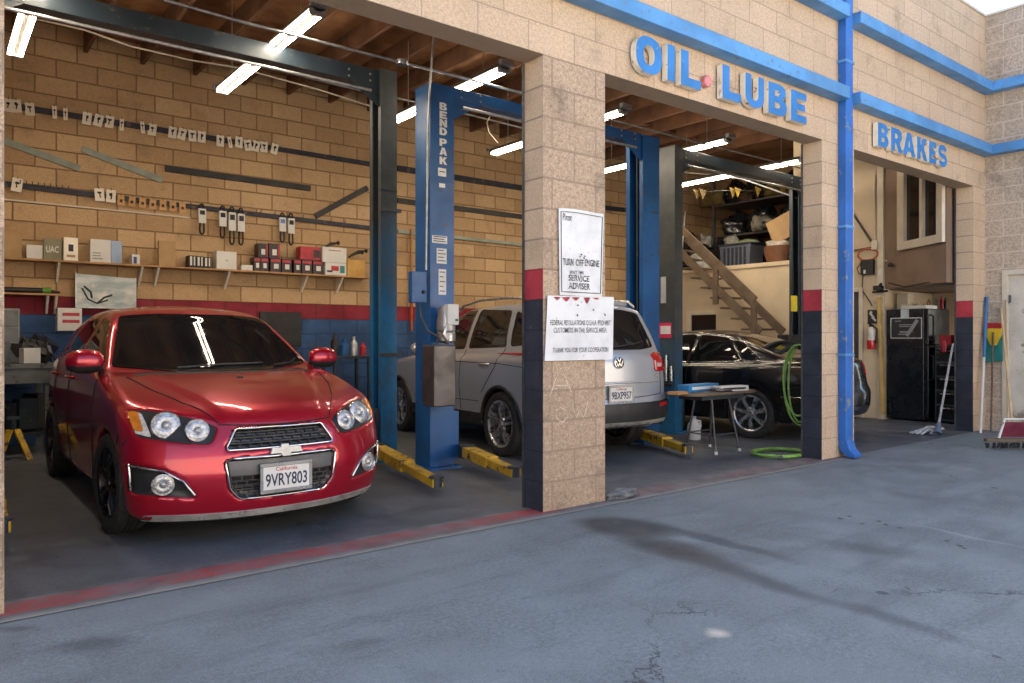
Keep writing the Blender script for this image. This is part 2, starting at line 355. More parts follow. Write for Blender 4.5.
for z in (.35, 1.65):
    h = MB(); h.tube([(P3[1] + .035, 3.635, z), (P3[1] + .035, 3.635, z + .1)], .012); wpart(h, 'hinge', m_steel, door)
b_ = MB(); b_.box((-.6, YB, 0), (14, YB + .2, 4.9)); wpart(b_, 'back_wall', m_int, bld)
b_ = MB(); b_.box((-.8, YI + .003, 0), (-.6, YB, 4.9)); wpart(b_, 'end_wall', m_int, bld); b_ = MB(); b_.box((14, YI + .003, 0), (14.2, YB, 4.9)); wpart(b_, 'end_wall', m_int, bld)
rf = MB(); rf.box((-.8, YI + .002, 4.78), (14.2, YB + .2, 4.9)); wpart(rf, 'roof_deck', m_deck, bld)
k = 0; x = -.35
while x < 11.3:
    j = MB(); j.box((x - .022, YI + .01, 4.54), (x + .022, YB - .004, 4.777)); wpart(j, 'joist', m_wood, bld); x += .61
for Y_ in (5.6, 8.3):
    ld = MB(); ld.box((-.5, Y_ - .02, 4.66), (11.0, Y_ + .02, 4.70)); wpart(ld, 'ceiling_strap', m_wood, bld)
# inner beige wall at the right of the third bay, loft, office
XW = 11.15
iw = MB(); iw.box((XW, 5.322, 0), (XW + .15, 6.8, 4.53)); iw.box((XW, 6.8, 0), (XW + .15, YB - .003, 2.40)); wpart(iw, 'inner_wall', m_beige, bld)
lf = MB(); lf.box((XW - .03, 6.803, 2.403), (13.99, YB - .003, 2.47)); wpart(lf, 'loft_floor', m_beige, bld)
pl = MB(); pl.box((XW - .03, 5.33, 0), (XW - .003, 5.42, 4.50)); wpart(pl, 'corner_batten', m_cream, bld)
of = MB(); A, B_ = (XW - .002, 5.318), (10.36, 4.16)
of.prism([A, B_, (13.9, 4.16), (13.9, 5.318)], (0,0,1.92), (1,0,0), (0,1,0), (0,0,1), 2.55)
office = wpart(of, 'upper_office', m_brown, bld)
dv = Vector((B_[0]-A[0], B_[1]-A[1], 0)); L_ = dv.length; ux = dv.normalized(); nx = Vector((ux.y, -ux.x, 0))
if nx.x > 0: nx = -nx
def OP(s, z, o=0): return Vector((A[0], A[1], z)) + ux * s + nx * o
def wbox(mb, s0, s1, z0, z1, o0, o1): mb.prism([(s0, z0), (s1, z0), (s1, z1), (s0, z1)], Vector((A[0], A[1], 0)) + nx * o0, ux, (0,0,1), nx, o1 - o0)
wn = MB(); wbox(wn, .56, 1.28, 2.55, 3.75, .003, .012); win = wpart(wn, 'window', m_glassdk, office)
wf = MB()
for s0, s1, z0, z1 in ((.40,.56,2.44,3.80), (.5605,1.40,2.44,2.55), (.5605,1.40,3.70,3.80), (1.28,1.40,2.5505,3.6995), (.92,.98,2.5505,3.6995)): wbox(wf, s0, s1, z0, z1, .0125, .06)
wpart(wf, 'window_frame', m_cream, win)
bk = MB(); bk.box((XW + .16, 5.33, 0), (13.9, 5.40, 1.91)); bk.box((12.75, YI + .01, 0), (12.82, 5.32, 1.91)); wpart(bk, 'alcove_wall', m_beige, bld)
dr = MB(); dr.box((XW - .012, 5.70, .05), (XW - .003, 6.55, 1.90)); dd = wpart(dr, 'inner_door', pm('charcoal_door', (.05,.045,.045), .5), bld)
df = MB(); df.box((XW - .035, 5.64, 0), (XW - .003, 5.698, 1.96)); df.box((XW - .035, 5.70, 1.902), (XW - .003, 6.6, 1.96)); wpart(df, 'door_frame', m_cream, dd)
# blue tube trim along the facade, and the downspout
def trim(x0, x1, z0, z1, y=None):
    t_ = MB(); t_.box((x0, YF - .14, z0), (x1, YF - .002, z1)); wpart(t_, 'blue_trim_bar', m_blue, bld, bevel=.006)
trim(-4.5, 7.19, 3.56, 3.68); trim(7.40, P3[1] - .141, 3.56, 3.68); trim(-4.5, 7.19, 4.37, 4.49); trim(7.40, P3[1] - .141, 4.37, 4.49)
for z0 in (3.56, 4.37):
    t_ = MB(); t_.box((P3[1] - .138, -2.0, z0), (P3[1], YF - .002, z0 + .12)); wpart(t_, 'blue_trim_bar', m_blue, bld, bevel=.006)
ds = MB(); ds.box((7.21, YF - .086, .17), (7.35, YF - .003, 5.2))
ds.prism([(0, 0), (.085, 0), (.11, -.08), (.165, -.13), (.165, -.16), (.09, -.16), (.03, -.12), (0, -.06)], (7.212, YF - .088 + .08, .175), (0, -1, 0), (0, 0, 1), (1, 0, 0), .136)
sp_ = wpart(ds, 'downspout', pm('blue_downspout_paint', (.025, .15, .52), .42, var=.2, scale=3, wear=.15, wcol=(.2,.24,.28), wscale=6), bld, bevel=.006)
for z in (1.02, 2.3, 3.95):
    st = MB(); st.box((7.195, YF - .092, z), (7.365, YF - .004, z + .025)); wpart(st, 'strap', m_blue, sp_)
cp = MB(); cp.box((-5, YF - .02, TOP), (P3[1] + .23, YI + .02, TOP + .03)); cp.box((P3[1] - .017, -2.2, TOP + .002), (P3[1] + .23, YF - .021, TOP + .03)); wpart(cp, 'coping', m_cream, bld)
# ------------------------------------------------------------------ channel letters
m_letter = pm('blue_letter_face', (.030, .20, .54), .35, var=.15, scale=6, wear=.02, wcol=(.2,.35,.55), wscale=20)
m_return = pm('cream_letter_side', (.88, .80, .66), .5, var=.12, scale=8, wear=.16, wcol=(.3,.16,.07), wscale=16)
def arc(cx, cy, rx, ry, a0, a1, n=10): return [(cx + rx * math.cos(R(a0 + (a1-a0)*i/n)), cy + ry * math.sin(R(a0 + (a1-a0)*i/n))) for i in range(n + 1)]
def glyph(ch, w, h, depth):
    def sq(cx, cy, rx, ry, p=2.5, n=28):
        return [(cx + rx * math.copysign(abs(math.cos(2*math.pi*i/n)) ** (2/p), math.cos(2*math.pi*i/n)), cy + ry * math.copysign(abs(math.sin(2*math.pi*i/n)) ** (2/p), math.sin(2*math.pi*i/n))) for i in range(n)]
    if ch == 'S':
        path = arc(.5,.70,.36,.20,15,270,16) + arc(.5,.30,.36,.20,90,-165,16)[1:]; t_ = .115; L1 = []; L2 = []
        for i, p in enumerate(path):
            a = path[max(0,i-1)]; b = path[min(len(path)-1,i+1)]; dx, dy = b[0]-a[0], b[1]-a[1]; q = math.hypot(dx, dy)
            L1.append((p[0]-dy/q*t_*1.1, p[1]+dx/q*t_)); L2.append((p[0]+dy/q*t_*1.1, p[1]-dx/q*t_))
        loops = [L1 + L2[::-1]]
    else: loops = {
        'I': [[(0,0),(1,0),(1,1),(0,1)]], 'L': [[(0,0),(1,0),(1,.25),(.38,.25),(.38,1),(0,1)]],
        'E': [[(0,0),(1,0),(1,.24),(.38,.24),(.38,.39),(.9,.39),(.9,.61),(.38,.61),(.38,.76),(1,.76),(1,1),(0,1)]],
        'U': [[(0,1)] + arc(.5,.34,.5,.34,180,360,14) + [(1,1),(.69,1)] + arc(.5,.37,.19,.15,360,180,8) + [(.31,1)]],
        'O': [sq(.5,.5,.5,.5), sq(.5,.5,.21,.27,2.2)],
        'B': [[(0,0)] + arc(.62,.28,.38,.28,-90,70,8) + arc(.58,.76,.36,.24,-60,90,8) + [(0,1)], [(.34,.21),(.56,.21),(.63,.30),(.56,.40),(.34,.40)], [(.34,.60),(.53,.60),(.60,.69),(.53,.79),(.34,.79)]],
        'R': [[(0,0),(.35,0),(.35,.36),(.44,.36),(.66,0),(1.04,0),(.76,.42)] + arc(.60,.70,.38,.30,-50,90,10) + [(0,1)], [(.35,.56),(.53,.56),(.62,.67),(.53,.78),(.35,.78)]],
        'N': [[(0,0),(.33,0),(.33,.5),(.67,0),(1,0),(1,1),(.67,1),(.67,.5),(.33,1),(0,1)]], 'D': [[(0,0)] + arc(.5,.5,.5,.5,-90,90,14) + [(0,1)], [(.34,.22)] + arc(.46,.5,.2,.28,-90,90,8) + [(.34,.78)]],
        'P': [[(0,0),(.34,0),(.34,.34)] + arc(.60,.67,.38,.33,-90,90,12) + [(0,1)], [(.34,.55),(.54,.55),(.62,.67),(.54,.79),(.34,.79)]],
        'A': [[(0,0),(.31,0),(.37,.18),(.63,.18),(.69,0),(1,0),(.67,1),(.33,1)], [(.42,.37),(.58,.37),(.5,.72)]],
        'K': [[(0,0),(.34,0),(.34,.30),(.43,.42),(.64,0),(1.02,0),(.66,.60),(.98,1),(.60,1),(.34,.62),(.34,1),(0,1)]]}[ch]
    cu = bpy.data.curves.new('glyph', 'CURVE'); cu.dimensions = '2D'; cu.fill_mode = 'BOTH'; cu.extrude = depth / 2
    for lp in loops:
        sp_ = cu.splines.new('POLY'); sp_.points.add(len(lp) - 1); sp_.use_cyclic_u = True
        for q, p in zip(sp_.points, lp): q.co = ((p[0] - .5) * w, (p[1] - .5) * h, 0, 1)
    ob = bpy.data.objects.new('glyph', cu); COL.objects.link(ob); me = bpy.data.meshes.new_from_object(ob.evaluated_get(bpy.context.evaluated_depsgraph_get()))
    vs = np.array([v.co[:] for v in me.vertices]); fs = [tuple(p.vertices) for p in me.polygons]
    bpy.data.objects.remove(ob); bpy.data.curves.remove(cu); bpy.data.meshes.remove(me); return vs, fs
def letters(word, spans, z0, z1, label, dot=None, depth=.055):
    root = thing('wall_lettering', label, 'sign lettering', ((spans[0][0]+spans[-1][1])/2, YF, z0))
    for ch, (x0, x1) in zip(word, spans):
        vs, fs = glyph(ch, x1 - x0, z1 - z0, depth)
        l = MB(); o = Vector(((x0 + x1) / 2, YF - .015 - depth / 2, (z0 + z1) / 2))
        l.add([o + Vector((v[0], -v[2], v[1])) for v in vs], fs)
        lo = wpart(l, 'letter', [m_return, m_letter], root)
        me = lo.data
        for p in me.polygons:
            if p.normal.y < -.5: p.material_index = 1
    if dot:
        l = MB(); l.lathe([(0, .05), (.045, .05), (.05, .045), (.05, 0)], (dot, YF, (z0+z1)/2 - .03), (0, -1, 0), 20)
        wpart(l, 'dot', pm('faded_pink_dot', (.62, .22, .22), .4, var=.3, scale=25), root)
def xf(px, Y=YF - .09):
    a, b2, c = ray(px, 100); return a / b2 * Y
letters('OIL', [(xf(638), xf(664)), (xf(669.5), xf(677)), (xf(683), xf(703))], 3.205, 3.485, 'blue channel letters reading OIL with a faded dot, over the middle bay', dot=xf(712.5))
letters('LUBE', [(xf(724.5), xf(743)), (xf(747.5), xf(766)), (xf(770.5), xf(789)), (xf(793), xf(808.5))], 3.205, 3.485, 'blue channel letters reading LUBE, over the middle bay')
letters('BRAKES', [(xf(880), xf(890.5)), (xf(893), xf(904)), (xf(905), xf(917)), (xf(919), xf(929)), (xf(931), xf(938)), (xf(940), xf(949))], 3.225, 3.475, 'blue channel letters reading BRAKES over the third bay')

# ------------------------------------------------------------------ unseen wall and yard added to bounce warm sunlight onto the facade
g = MB(); g.add([(-60,-60,.006),(60,-60,.006),(60,-1.6,.006),(-60,-1.6,.006)], [(0,1,2,3)])
tag(g.build('bounce_yard', pm('pale_concrete', (.40,.37,.33), .8, var=.2, scale=1.5, bump=.2)), kind='structure')
yw = MB(); yw.box((-22, -10.2, 0), (26, -10, 6.0)); single(yw, 'bounce_wall', pm('cream_stucco', (.66,.57,.46), .85, var=.12, scale=1.2, bump=.3, bscale=40), 'added unseen cream stucco wall in full sun, bouncing warm light onto the bays', 'wall')

# a second dark doorway below the loft, and chalk scribbles on the sign pillar
a_, q_ = WX(692, 312, XW - .004), WX(716, 380, XW - .004); k = MB(); k.box((XW - .012, q_.y, .05), (XW - .003, a_.y, 1.62)); d2_ = wpart(k, 'inner_door', m_glassdk, bld)
k = MB(); k.box((XW - .035, a_.y + .002, .0), (XW - .003, a_.y + .10, 1.70)); k.box((XW - .035, q_.y, 1.622), (XW - .003, a_.y, 1.70)); wpart(k, 'door_frame', m_cream, d2_)
m_chalk = pm('pale_chalk', (.72, .60, .47), .95, var=.3, scale=30)
for pts in ([(100,330),(112,292),(130,250),(148,290),(160,318)], [(112,300),(150,300)], [(118,372),(128,362),(146,372),(150,390),(136,404),(120,396),(116,382)], [(164,352),(168,374),(174,390),(184,372),(194,392),(202,374),(206,348)]):
    k = MB(); k.tube([WY(515 + x / 2.846, 280 + y / 2.846, YF - .001) for x, y in pts], .0035, 5); wpart(k, 'chalk_mark', m_chalk, bld)
# ------------------------------------------------------------------ fluorescent strip lights
m_tube = emit('lit_fluorescent_tube', (1.0, .84, .64), LAMP)
m_house = pm('white_lamp_housing', (.10, .095, .085), .6)
m_galv = pm('galvanised_metal', (.42, .43, .44), .4, metal=.7, var=.25, scale=15)
def strip_light(x, y0, y1, z, label):
    r = thing('fluorescent_light', label, 'ceiling light', (x, (y0+y1)/2, z + .06), group='fluorescent strip lights under the joists')
    h = MB(); h.prism([(-.018, .004), (-.06, .026), (-.06, .03), (-.04, .07), (.04, .07), (.06, .03), (.06, .026), (.018, .004)], (x, y0, z), (1,0,0), (0,0,1), (0,1,0), y1 - y0); wpart(h, 'housing', m_house, r)
    for dx in (-.045, .045):
        tb = MB(); tb.tube([(x + dx, y0 + .05, z), (x + dx, y1 - .05, z)], .0145, 8); wpart(tb, 'tube', m_tube, r, smooth=40)
    for yy in (y0, y1):
        e = MB(); s = 1 if yy == y0 else -1
        e.box((x - .06, yy, z - .02), (x + .06, yy + s * .045, z + .021)); e.box((x - .075, yy - s * .05, z + .03), (x + .075, yy, z + .08)); wpart(e, 'end_cap', m_galv, r)
        c = MB(); c.tube([(x, yy + s * .35, z + .076), (x, yy + s * .35, 4.60)], .004, 5); wpart(c, 'hanger', m_galv, r)
strip_light(.64, 5.70, 8.12, 3.76, 'fluorescent twin tube light cut by the upper left corner of the picture')
strip_light(2.43, 5.57, 8.02, 3.76, 'fluorescent twin tube light above the red hatchback, crossed by the dark lift beam')
strip_light(4.36, 5.68, 7.85, 3.76, 'fluorescent twin tube light passing behind the top of the blue lettered lift post')
strip_light(6.23, 5.90, 8.4, 3.76, 'fluorescent twin tube light half hidden by the block pillar with the signs')
strip_light(8.22, 5.93, 8.4, 3.76, 'fluorescent twin tube light behind the plain dark post in the middle bay')
strip_light(10.0, 5.95, 8.4, 3.76, 'fluorescent twin tube light at the far right of the middle bay, above the loft')
# ------------------------------------------------------------------ car bodies: an implicit surface meshed with surface nets
def smoothtab(pts, sig=.03, n=600):
    pts = sorted(pts); xs = np.array([p[0] for p in pts], float); ys = np.array([p[1] for p in pts], float)
    span = xs[-1] - xs[0]; pad = .15 * span
    g = np.linspace(xs[0] - pad, xs[-1] + pad, n); v = np.interp(g, xs, ys)
    s0 = (ys[1]-ys[0])/(xs[1]-xs[0]); s1 = (ys[-1]-ys[-2])/(xs[-1]-xs[-2])
    v = np.where(g < xs[0], ys[0] + (g - xs[0]) * s0, v); v = np.where(g > xs[-1], ys[-1] + (g - xs[-1]) * s1, v)
    st = (g[1] - g[0]); k = np.arange(-60, 61) * st; sg = max(sig * span, st * .7); w = np.exp(-.5 * (k / sg) ** 2); w /= w.sum()
    vp = np.concatenate([v[0] - (v[1]-v[0]) * np.arange(60, 0, -1), v, v[-1] + (v[-1]-v[-2]) * np.arange(1, 61)])
    vs = np.convolve(vp, w, 'valid')
    return lambda x: np.interp(x, g, vs)
def smax(a, b, k):
    h = np.clip(.5 + .5 * (a - b) / k, 0, 1); return b + (a - b) * h + k * h * (1 - h)
def smin(a, b, k): return -smax(-a, -b, k)
def poly_sdf(px, py, poly):
    """signed distance to a 2D polygon, negative inside (broadcasting)"""
    px, py = np.broadcast_arrays(px, py); d = np.full(px.shape, 1e9); ins = np.zeros(px.shape, bool); n = len(poly)
    for i in range(n):
        ax, ay = poly[i]; bx, by = poly[(i + 1) % n]; ex, ey = bx - ax, by - ay
        t = np.clip(((px - ax) * ex + (py - ay) * ey) / (ex*ex + ey*ey + 1e-12), 0, 1)
        d = np.minimum(d, (px - ax - ex*t) ** 2 + (py - ay - ey*t) ** 2)
        if ay != by: ins ^= ((ay > py) != (by > py)) & (px < ex * (py - ay) / ey + ax)
    d = np.sqrt(d); return np.where(ins, -d, d)
def rounded(poly, r=.03, n=4):
    """round the corners of a 2D polygon"""
    out = []; k = len(poly)
    for i in range(k):
        p = Vector(poly[i]); a = Vector(poly[i-1]) - p; b = Vector(poly[(i+1) % k]) - p
        rr = min(r, a.length * .45, b.length * .45); a = p + a.normalized() * rr; b = p + b.normalized() * rr
        for j in range(n + 1):
            t = j / n; q = a * (1-t)**2 + p * 2*t*(1-t) + b * t*t; out.append((q.x, q.y))
    return out
def surface_net(f, lo, hi, h):
    n = [int(math.ceil((b - a) / h)) + 1 for a, b in zip(lo, hi)]
    ax = [a + h * np.arange(k) for a, k in zip(lo, n)]
    F = f(ax[0][:,None,None], ax[1][None,:,None], ax[2][None,None,:]); F = np.broadcast_to(F, n).astype(np.float64)
    S_ = F < 0; c = np.zeros([k-1 for k in n], np.int8)
    for i in (0,1):
        for j in (0,1):
            for k in (0,1): c += S_[i:n[0]-1+i, j:n[1]-1+j, k:n[2]-1+k]
    act = (c > 0) & (c < 8); idx = -np.ones(act.shape, np.int64); ii = np.argwhere(act); idx[act] = np.arange(len(ii))
    acc = np.zeros((len(ii), 3)); cnt = np.zeros(len(ii))
    cor = [(i,j,k) for i in (0,1) for j in (0,1) for k in (0,1)]
    for a in cor:
        for d in range(3):
            if a[d]: continue
            b = list(a); b[d] = 1
            fa = F[ii[:,0]+a[0], ii[:,1]+a[1], ii[:,2]+a[2]]; fb = F[ii[:,0]+b[0], ii[:,1]+b[1], ii[:,2]+b[2]]
            cr = (fa < 0) != (fb < 0); t = np.where(cr, fa / np.where(cr, fa - fb, 1), 0)
            p = np.array(a, float)[None,:].repeat(len(ii), 0); p[:, d] += t
            acc[cr] += p[cr]; cnt += cr
    P = (ii + acc / cnt[:,None]) * h + np.array(lo)
    P0 = P.copy()
    fp = lambda Q: f(Q[:,0], Q[:,1], Q[:,2])
    for it in range(4):
        e = h * .15; v = fp(P); gr = np.stack([(fp(P + np.eye(3)[d] * e) - fp(P - np.eye(3)[d] * e)) / (2*e) for d in range(3)], 1)
        st = -(v / np.maximum((gr**2).sum(1), .05))[:,None] * gr
        L = np.linalg.norm(st, axis=1, keepdims=True); st *= np.minimum(1, h * .4 / np.maximum(L, 1e-9)); P = P + st
    P = np.clip(P, P0 - h * .9, P0 + h * .9)
    quads = []
    for d in range(3):
        u, w = [(1,2),(2,0),(0,1)][d]
        s0 = [slice(None)]*3; s1 = [slice(None)]*3; s0[d] = slice(0, -1); s1[d] = slice(1, None)
        ch = S_[tuple(s0)] != S_[tuple(s1)]; e = np.argwhere(ch)
        e = e[(e[:,u] > 0) & (e[:,w] > 0) & (e[:,u] < n[u]-1) & (e[:,w] < n[w]-1)]
        q = []
        for du, dw in ((-1,-1),(0,-1),(0,0),(-1,0)):
            g = e.copy(); g[:,u] += du; g[:,w] += dw; q.append(idx[g[:,0], g[:,1], g[:,2]])
        q = np.stack(q, 1); flip = ~S_[e[:,0], e[:,1], e[:,2]]; q[flip] = q[flip][:, ::-1]; quads.append(q)
    return P, np.concatenate(quads)
def body_fn(P):
    xf, xr = smoothtab(P['xf'], .035), smoothtab(P['xr'], .035); wx = smoothtab(P['w'], .03); top = smoothtab(P['top'], P.get('topsig', .012)); zb = smoothtab(P['zb'], .01)
    gw = smoothtab(P['gw'], .06); roof = smoothtab(P['roof'], .03); cx, cz, ck = P['crown']; zs = P['shoulder']
    (wx0, wz0), (wx1, wz1) = P['ws']; (rx0, rz0), (rx1, rz1) = P['rg']
    def plane(x0, z0, x1, z1, s):
        dx, dz = x1 - x0, z1 - z0; L = math.hypot(dx, dz); nx_, nz_ = dz / L * s, -dx / L * s
        if nz_ < 0: nx_, nz_ = -nx_, -nz_
        return lambda x, z, off: (x + off - x0) * nx_ + (z - z0) * nz_
    pw = plane(wx0, wz0, wx1, wz1, 1); pr = plane(rx0, rz0, rx1, rz1, 1)
    recs = P.get('recess', [])
    def f(x, y, z):
        a = np.abs(y)
        front = x - (xf(z) - P['pf'][0] * (a / .6) ** P['pf'][1])
        rear = (xr(z) + P['pr'][0] * (a / .6) ** P['pr'][1]) - x
        w = wx(x)
        s1 = a - (w - P['tuck'] * np.maximum(0, zs - z) ** 1.6); s2 = a - (w - P['tumble'] * (z - zs))
        side = smax(s1, s2, P.get('shk', .03))
        cr = cx * (a / .75) ** ck
        if P.get('flatcowl'): cr = cr * (.12 + .88 * np.clip((x + .35) / 1.05, 0, 1) ** 1.3)
        hood = z - (top(x) - cr)
        if P.get('bulge'): hood = hood - P['bulge'] * np.clip(.5 + (.30 + .28 * np.clip((.75 - x) / 1.0, 0, 1) - a) / .05, 0, 1) * np.clip((x + .45) / .2, 0, 1)
        low = smax(smax(smax(front, side, P.get('kc', .10)), hood, P.get('kh', .06)), smax(rear, zb(x) - z, .05), .08)
        g = smax(pw(x, z, P['wsc'] * (a / .6) ** 2), a - (gw(z) - P['gwx'] * ((x - P['gx0']) / 1.5) ** 2), P.get('kg', .05))
        g = smax(g, pr(x, z, -P['rgc'] * (a / .6) ** 2), P.get('kr', .06)); g = smax(g, z - (roof(x) - P['rcr'] * (a / .6) ** 2), P.get('kt', .07)); g = smax(smax(g, P['gz'] - z, .02), rear + .01, .05)
        r = smin(low, g, P.get('kj', .03))
        for axis, poly, depth, side_ in recs:
            if axis == 'F': m = poly_sdf(a if side_ == 0 else y, z, poly); ok = x > P['xmid']
            elif axis == 'B': m = poly_sdf(y, z, poly); ok = x < P['xmid']
            else: m = poly_sdf(x, z, poly); ok = a > .45
            r = r + depth * np.clip(.5 - m / .016, 0, 1) * ok
        for (cxw, czw, rw) in P['wells']:
            cyl = smax(np.sqrt((x - cxw) ** 2 + (z - czw) ** 2) - rw, P['welly'] - a, .03)
            r = smax(r, -cyl, .014)
        return r
    return f
class Car:
    def __init__(s, name, label, loc, yaw, k, P, paint, h=.02):
        s.P = P; s.root = thing(name, label, 'car', (loc[0], loc[1], .004), yaw); s.root.scale = (k, k, k)
        xs = [p[1] for p in P['xf']]; xr = [p[1] for p in P['xr']]; zt = max(p[1] for p in P['roof']); wm = max(p[1] for p in P['w'])
        V, Q = surface_net(body_fn(P), (min(xr) - .1, -wm - .1, .08), (max(xs) + .1, wm + .1, zt + .1), h)
        me = bpy.data.meshes.new('body'); me.from_pydata(V.tolist(), [], Q.tolist())
        me.materials.append(paint); me.materials.append(M['car_black'])
        C = V[Q].mean(1); mi = np.zeros(len(Q), int)
        for cx, cz, rw in P['wells']: mi[(np.hypot(C[:,0]-cx, C[:,2]-cz) < rw + .004) & (np.abs(C[:,1]) < wm - .035) & (C[:,2] < cz + rw)] = 1
        N = np.cross(V[Q[:,2]] - V[Q[:,0]], V[Q[:,3]] - V[Q[:,1]]); N /= np.linalg.norm(N, axis=1, keepdims=True) + 1e-12
        mi[(C[:,2] < .45) & (N[:,2] < -.75)] = 1
        me.polygons.foreach_set('material_index', mi.tolist()); me.polygons.foreach_set('use_smooth', [True] * len(Q)); me.update()
        me.set_sharp_from_angle(angle=R(48))
        s.body = bpy.data.objects.new('body', me); COL.objects.link(s.body); s.body.parent = s.root
        s.bvh = BVHTree.FromPolygons(V.tolist(), Q.tolist())
        # smooth normals for offsetting
        s.V = V
        P2 = dict(P); P2['recess'] = []; V2, Q2 = surface_net(body_fn(P2), (min(xr) - .1, -wm - .1, .08), (max(xs) + .1, wm + .1, zt + .1), .035)
        s.bvh2 = BVHTree.FromPolygons(V2.tolist(), Q2.tolist())
    VIEW = {'F': ((1,0,0), lambda p: Vector((4, p[0], p[1]))), 'B': ((-1,0,0), lambda p: Vector((-6, p[0], p[1]))),
            'L': ((0,1,0), lambda p: Vector((p[0], 3, p[1]))), 'R': ((0,-1,0), lambda p: Vector((p[0], -3, p[1]))), 'T': ((0,0,1), lambda p: Vector((p[0], p[1], 4)))}
    def hit(s, view, p, clean=False):
        bv = s.bvh2 if clean else s.bvh
        d, o = s.VIEW[view]; d = Vector(d); co, n, i, t = bv.ray_cast(o(p), -d)
        if co is None: co, n, i, t = bv.find_nearest(o(p) - d * (4 if view != 'B' else 3))
        return co, n
    def patch(s, view, poly, off=.004, grid=.03, thick=.012):
        """a sheet over the body inside a polygon drawn in the given view, with a skirt going into the body"""
        bm = bmesh.new(); vs = [bm.verts.new((p[0], p[1], 0)) for p in poly]; bm.faces.new(vs)
        P_ = np.array(poly)
        for ax in (0, 1):
            lo, hi = P_[:,ax].min(), P_[:,ax].max(); k = int((hi - lo) / grid)
            for i in range(1, k + 1):
                c = lo + (hi - lo) * i / (k + 1); no = [0,0,0]; no[ax] = 1; co = [0,0,0]; co[ax] = c
                bmesh.ops.bisect_plane(bm, geom=bm.verts[:] + bm.edges[:] + bm.faces[:], plane_co=co, plane_no=no)
        bm.verts.ensure_lookup_table(); bm.verts.index_update()
        top = []; low = []
        for v in bm.verts:
            co, n = s.hit(view, (v.co.x, v.co.y)); top.append(co + n * off); low.append(co - n * thick)
        mb = MB(); k = len(top); fs = [tuple(v.index for v in f.verts) for f in bm.faces]
        be = [tuple(v.index for v in e.verts) for e in bm.edges if len(e.link_faces) == 1]
        used = sorted({i for e in be for i in e}); mp = {i: k + j for j, i in enumerate(used)}
        mb.add(top + [low[i] for i in used], fs + [(a, b, mp[b], mp[a]) for a, b in be]); bm.free()
        # orient faces outwards
        d = Vector(s.VIEW[view][0])
        f0 = mb.f[0]; nn = (Vector(mb.v[f0[1]]) - Vector(mb.v[f0[0]])).cross(Vector(mb.v[f0[2]]) - Vector(mb.v[f0[0]]))
        if nn.dot(d) < 0: mb.f = [f[::-1] for f in mb.f]
        return mb
    def line(s, view, pts, off=.002, closed=False, step=.03, clean=False):
        out = []; P_ = list(pts) + ([pts[0]] if closed else [])
        for a, b in zip(P_[:-1], P_[1:]):
            L = math.hypot(b[0]-a[0], b[1]-a[1]); n = max(1, int(L / step))
            for i in range(n):
                t = i / n; co, nn = s.hit(view, (a[0] + (b[0]-a[0])*t, a[1] + (b[1]-a[1])*t), clean); out.append(co + nn * off)
        if not closed: co, nn = s.hit(view, P_[-1], clean); out.append(co + nn * off)
        return out
    def add_patch(s, name, view, poly, mat, parent=None, off=.004, grid=.03, thick=.012):
        return s.patch(view, poly, off, grid, thick).build(name, mat, parent or s.root, smooth=50, fix=False)
    def add_line(s, name, view, pts, r, mat, parent=None, off=.002, closed=False, step=.03, clean=False):
        mb = MB(); mb.tube(s.line(view, pts, off, closed, step, clean), r, 6, closed); return mb.build(name, mat, parent or s.root, smooth=60)
    def seams(s, lists, r=.0042):
        for view, pts in lists:
            mb = MB(); mb.tube(s.line(view, pts, .0004), r, 5); mb.build('panel_gap', M['seam'], s.body)
    def wheel(s, x, y, r, width, rim_r, spokes, rim_mat, steer=0, zc=None):
        """wheel part: hub at (x, y); outer face on the side of the sign of y"""
        sg = 1 if y > 0 else -1; w = width
        e = bpy.data.objects.new('wheel', None); COL.objects.link(e); e.parent = s.root; e.location = (x, y, r if zc is None else zc); e.rotation_euler = (0, 0, R(steer))
        ax = (0, sg, 0); t = MB()
        prof = [(rim_r, -w*.40), (rim_r + .012, -w*.46), (r*.86, -w*.50), (r*.955, -w*.46), (r*.99, -w*.36), (r, -w*.2)]
        for gx in (-.16, 0, .16): prof += [(r, w*(gx-.03)), (r-.008, w*(gx-.022)), (r-.008, w*(gx+.022)), (r, w*(gx+.03))]
        prof += [(r, w*.2), (r*.99, w*.36), (r*.955, w*.46), (r*.86, w*.50), (rim_r + .03, w*.485), (rim_r + .010, w*.45), (rim_r, w*.40)]
        t.lathe(prof, (0,0,0), ax, 56); t.build('tyre', M['tyre'], e, smooth=35)
        rm = MB(); rm.lathe([(rim_r + .004, w*.40), (rim_r + .008, w*.455), (rim_r - .006, w*.46), (rim_r - .018, w*.41), (rim_r - .03, w*.0), (rim_r - .03, -w*.4)], (0,0,0), ax, 48)
        hubh = w * .36
        rm.lathe([(.075, hubh - .05), (.075, hubh - .012), (.062, hubh), (.033, hubh + .004), (.03, hubh + .012), (.001, hubh + .014)], (0,0,0), ax, 24)
        for a0, wa, wb in spokes:
            a = R(a0); dr = Vector((math.cos(a), 0, math.sin(a))); tn = Vector((-math.sin(a), 0, math.cos(a))); axv = Vector(ax)
            vs = []
            for rr, ww, hh, th in ((.05, wa, hubh + .002, .04), (rim_r * .6, (wa + wb) / 2, hubh + .016, .035), (rim_r - .012, wb, w*.40, .035)):
                for q, hz in ((-1, -th), (-.72, 0), (.72, 0), (1, -th)): vs.append(dr * rr + tn * (ww * .5 * q) + axv * (hh + hz))
            fs = []
            for i in range(2):
                for j in range(3): fs.append((i*4+j, i*4+j+1, i*4+4+j+1, i*4+4+j))
            rm.add(vs, fs)
        rm.build('rim', rim_mat, e, smooth=30)
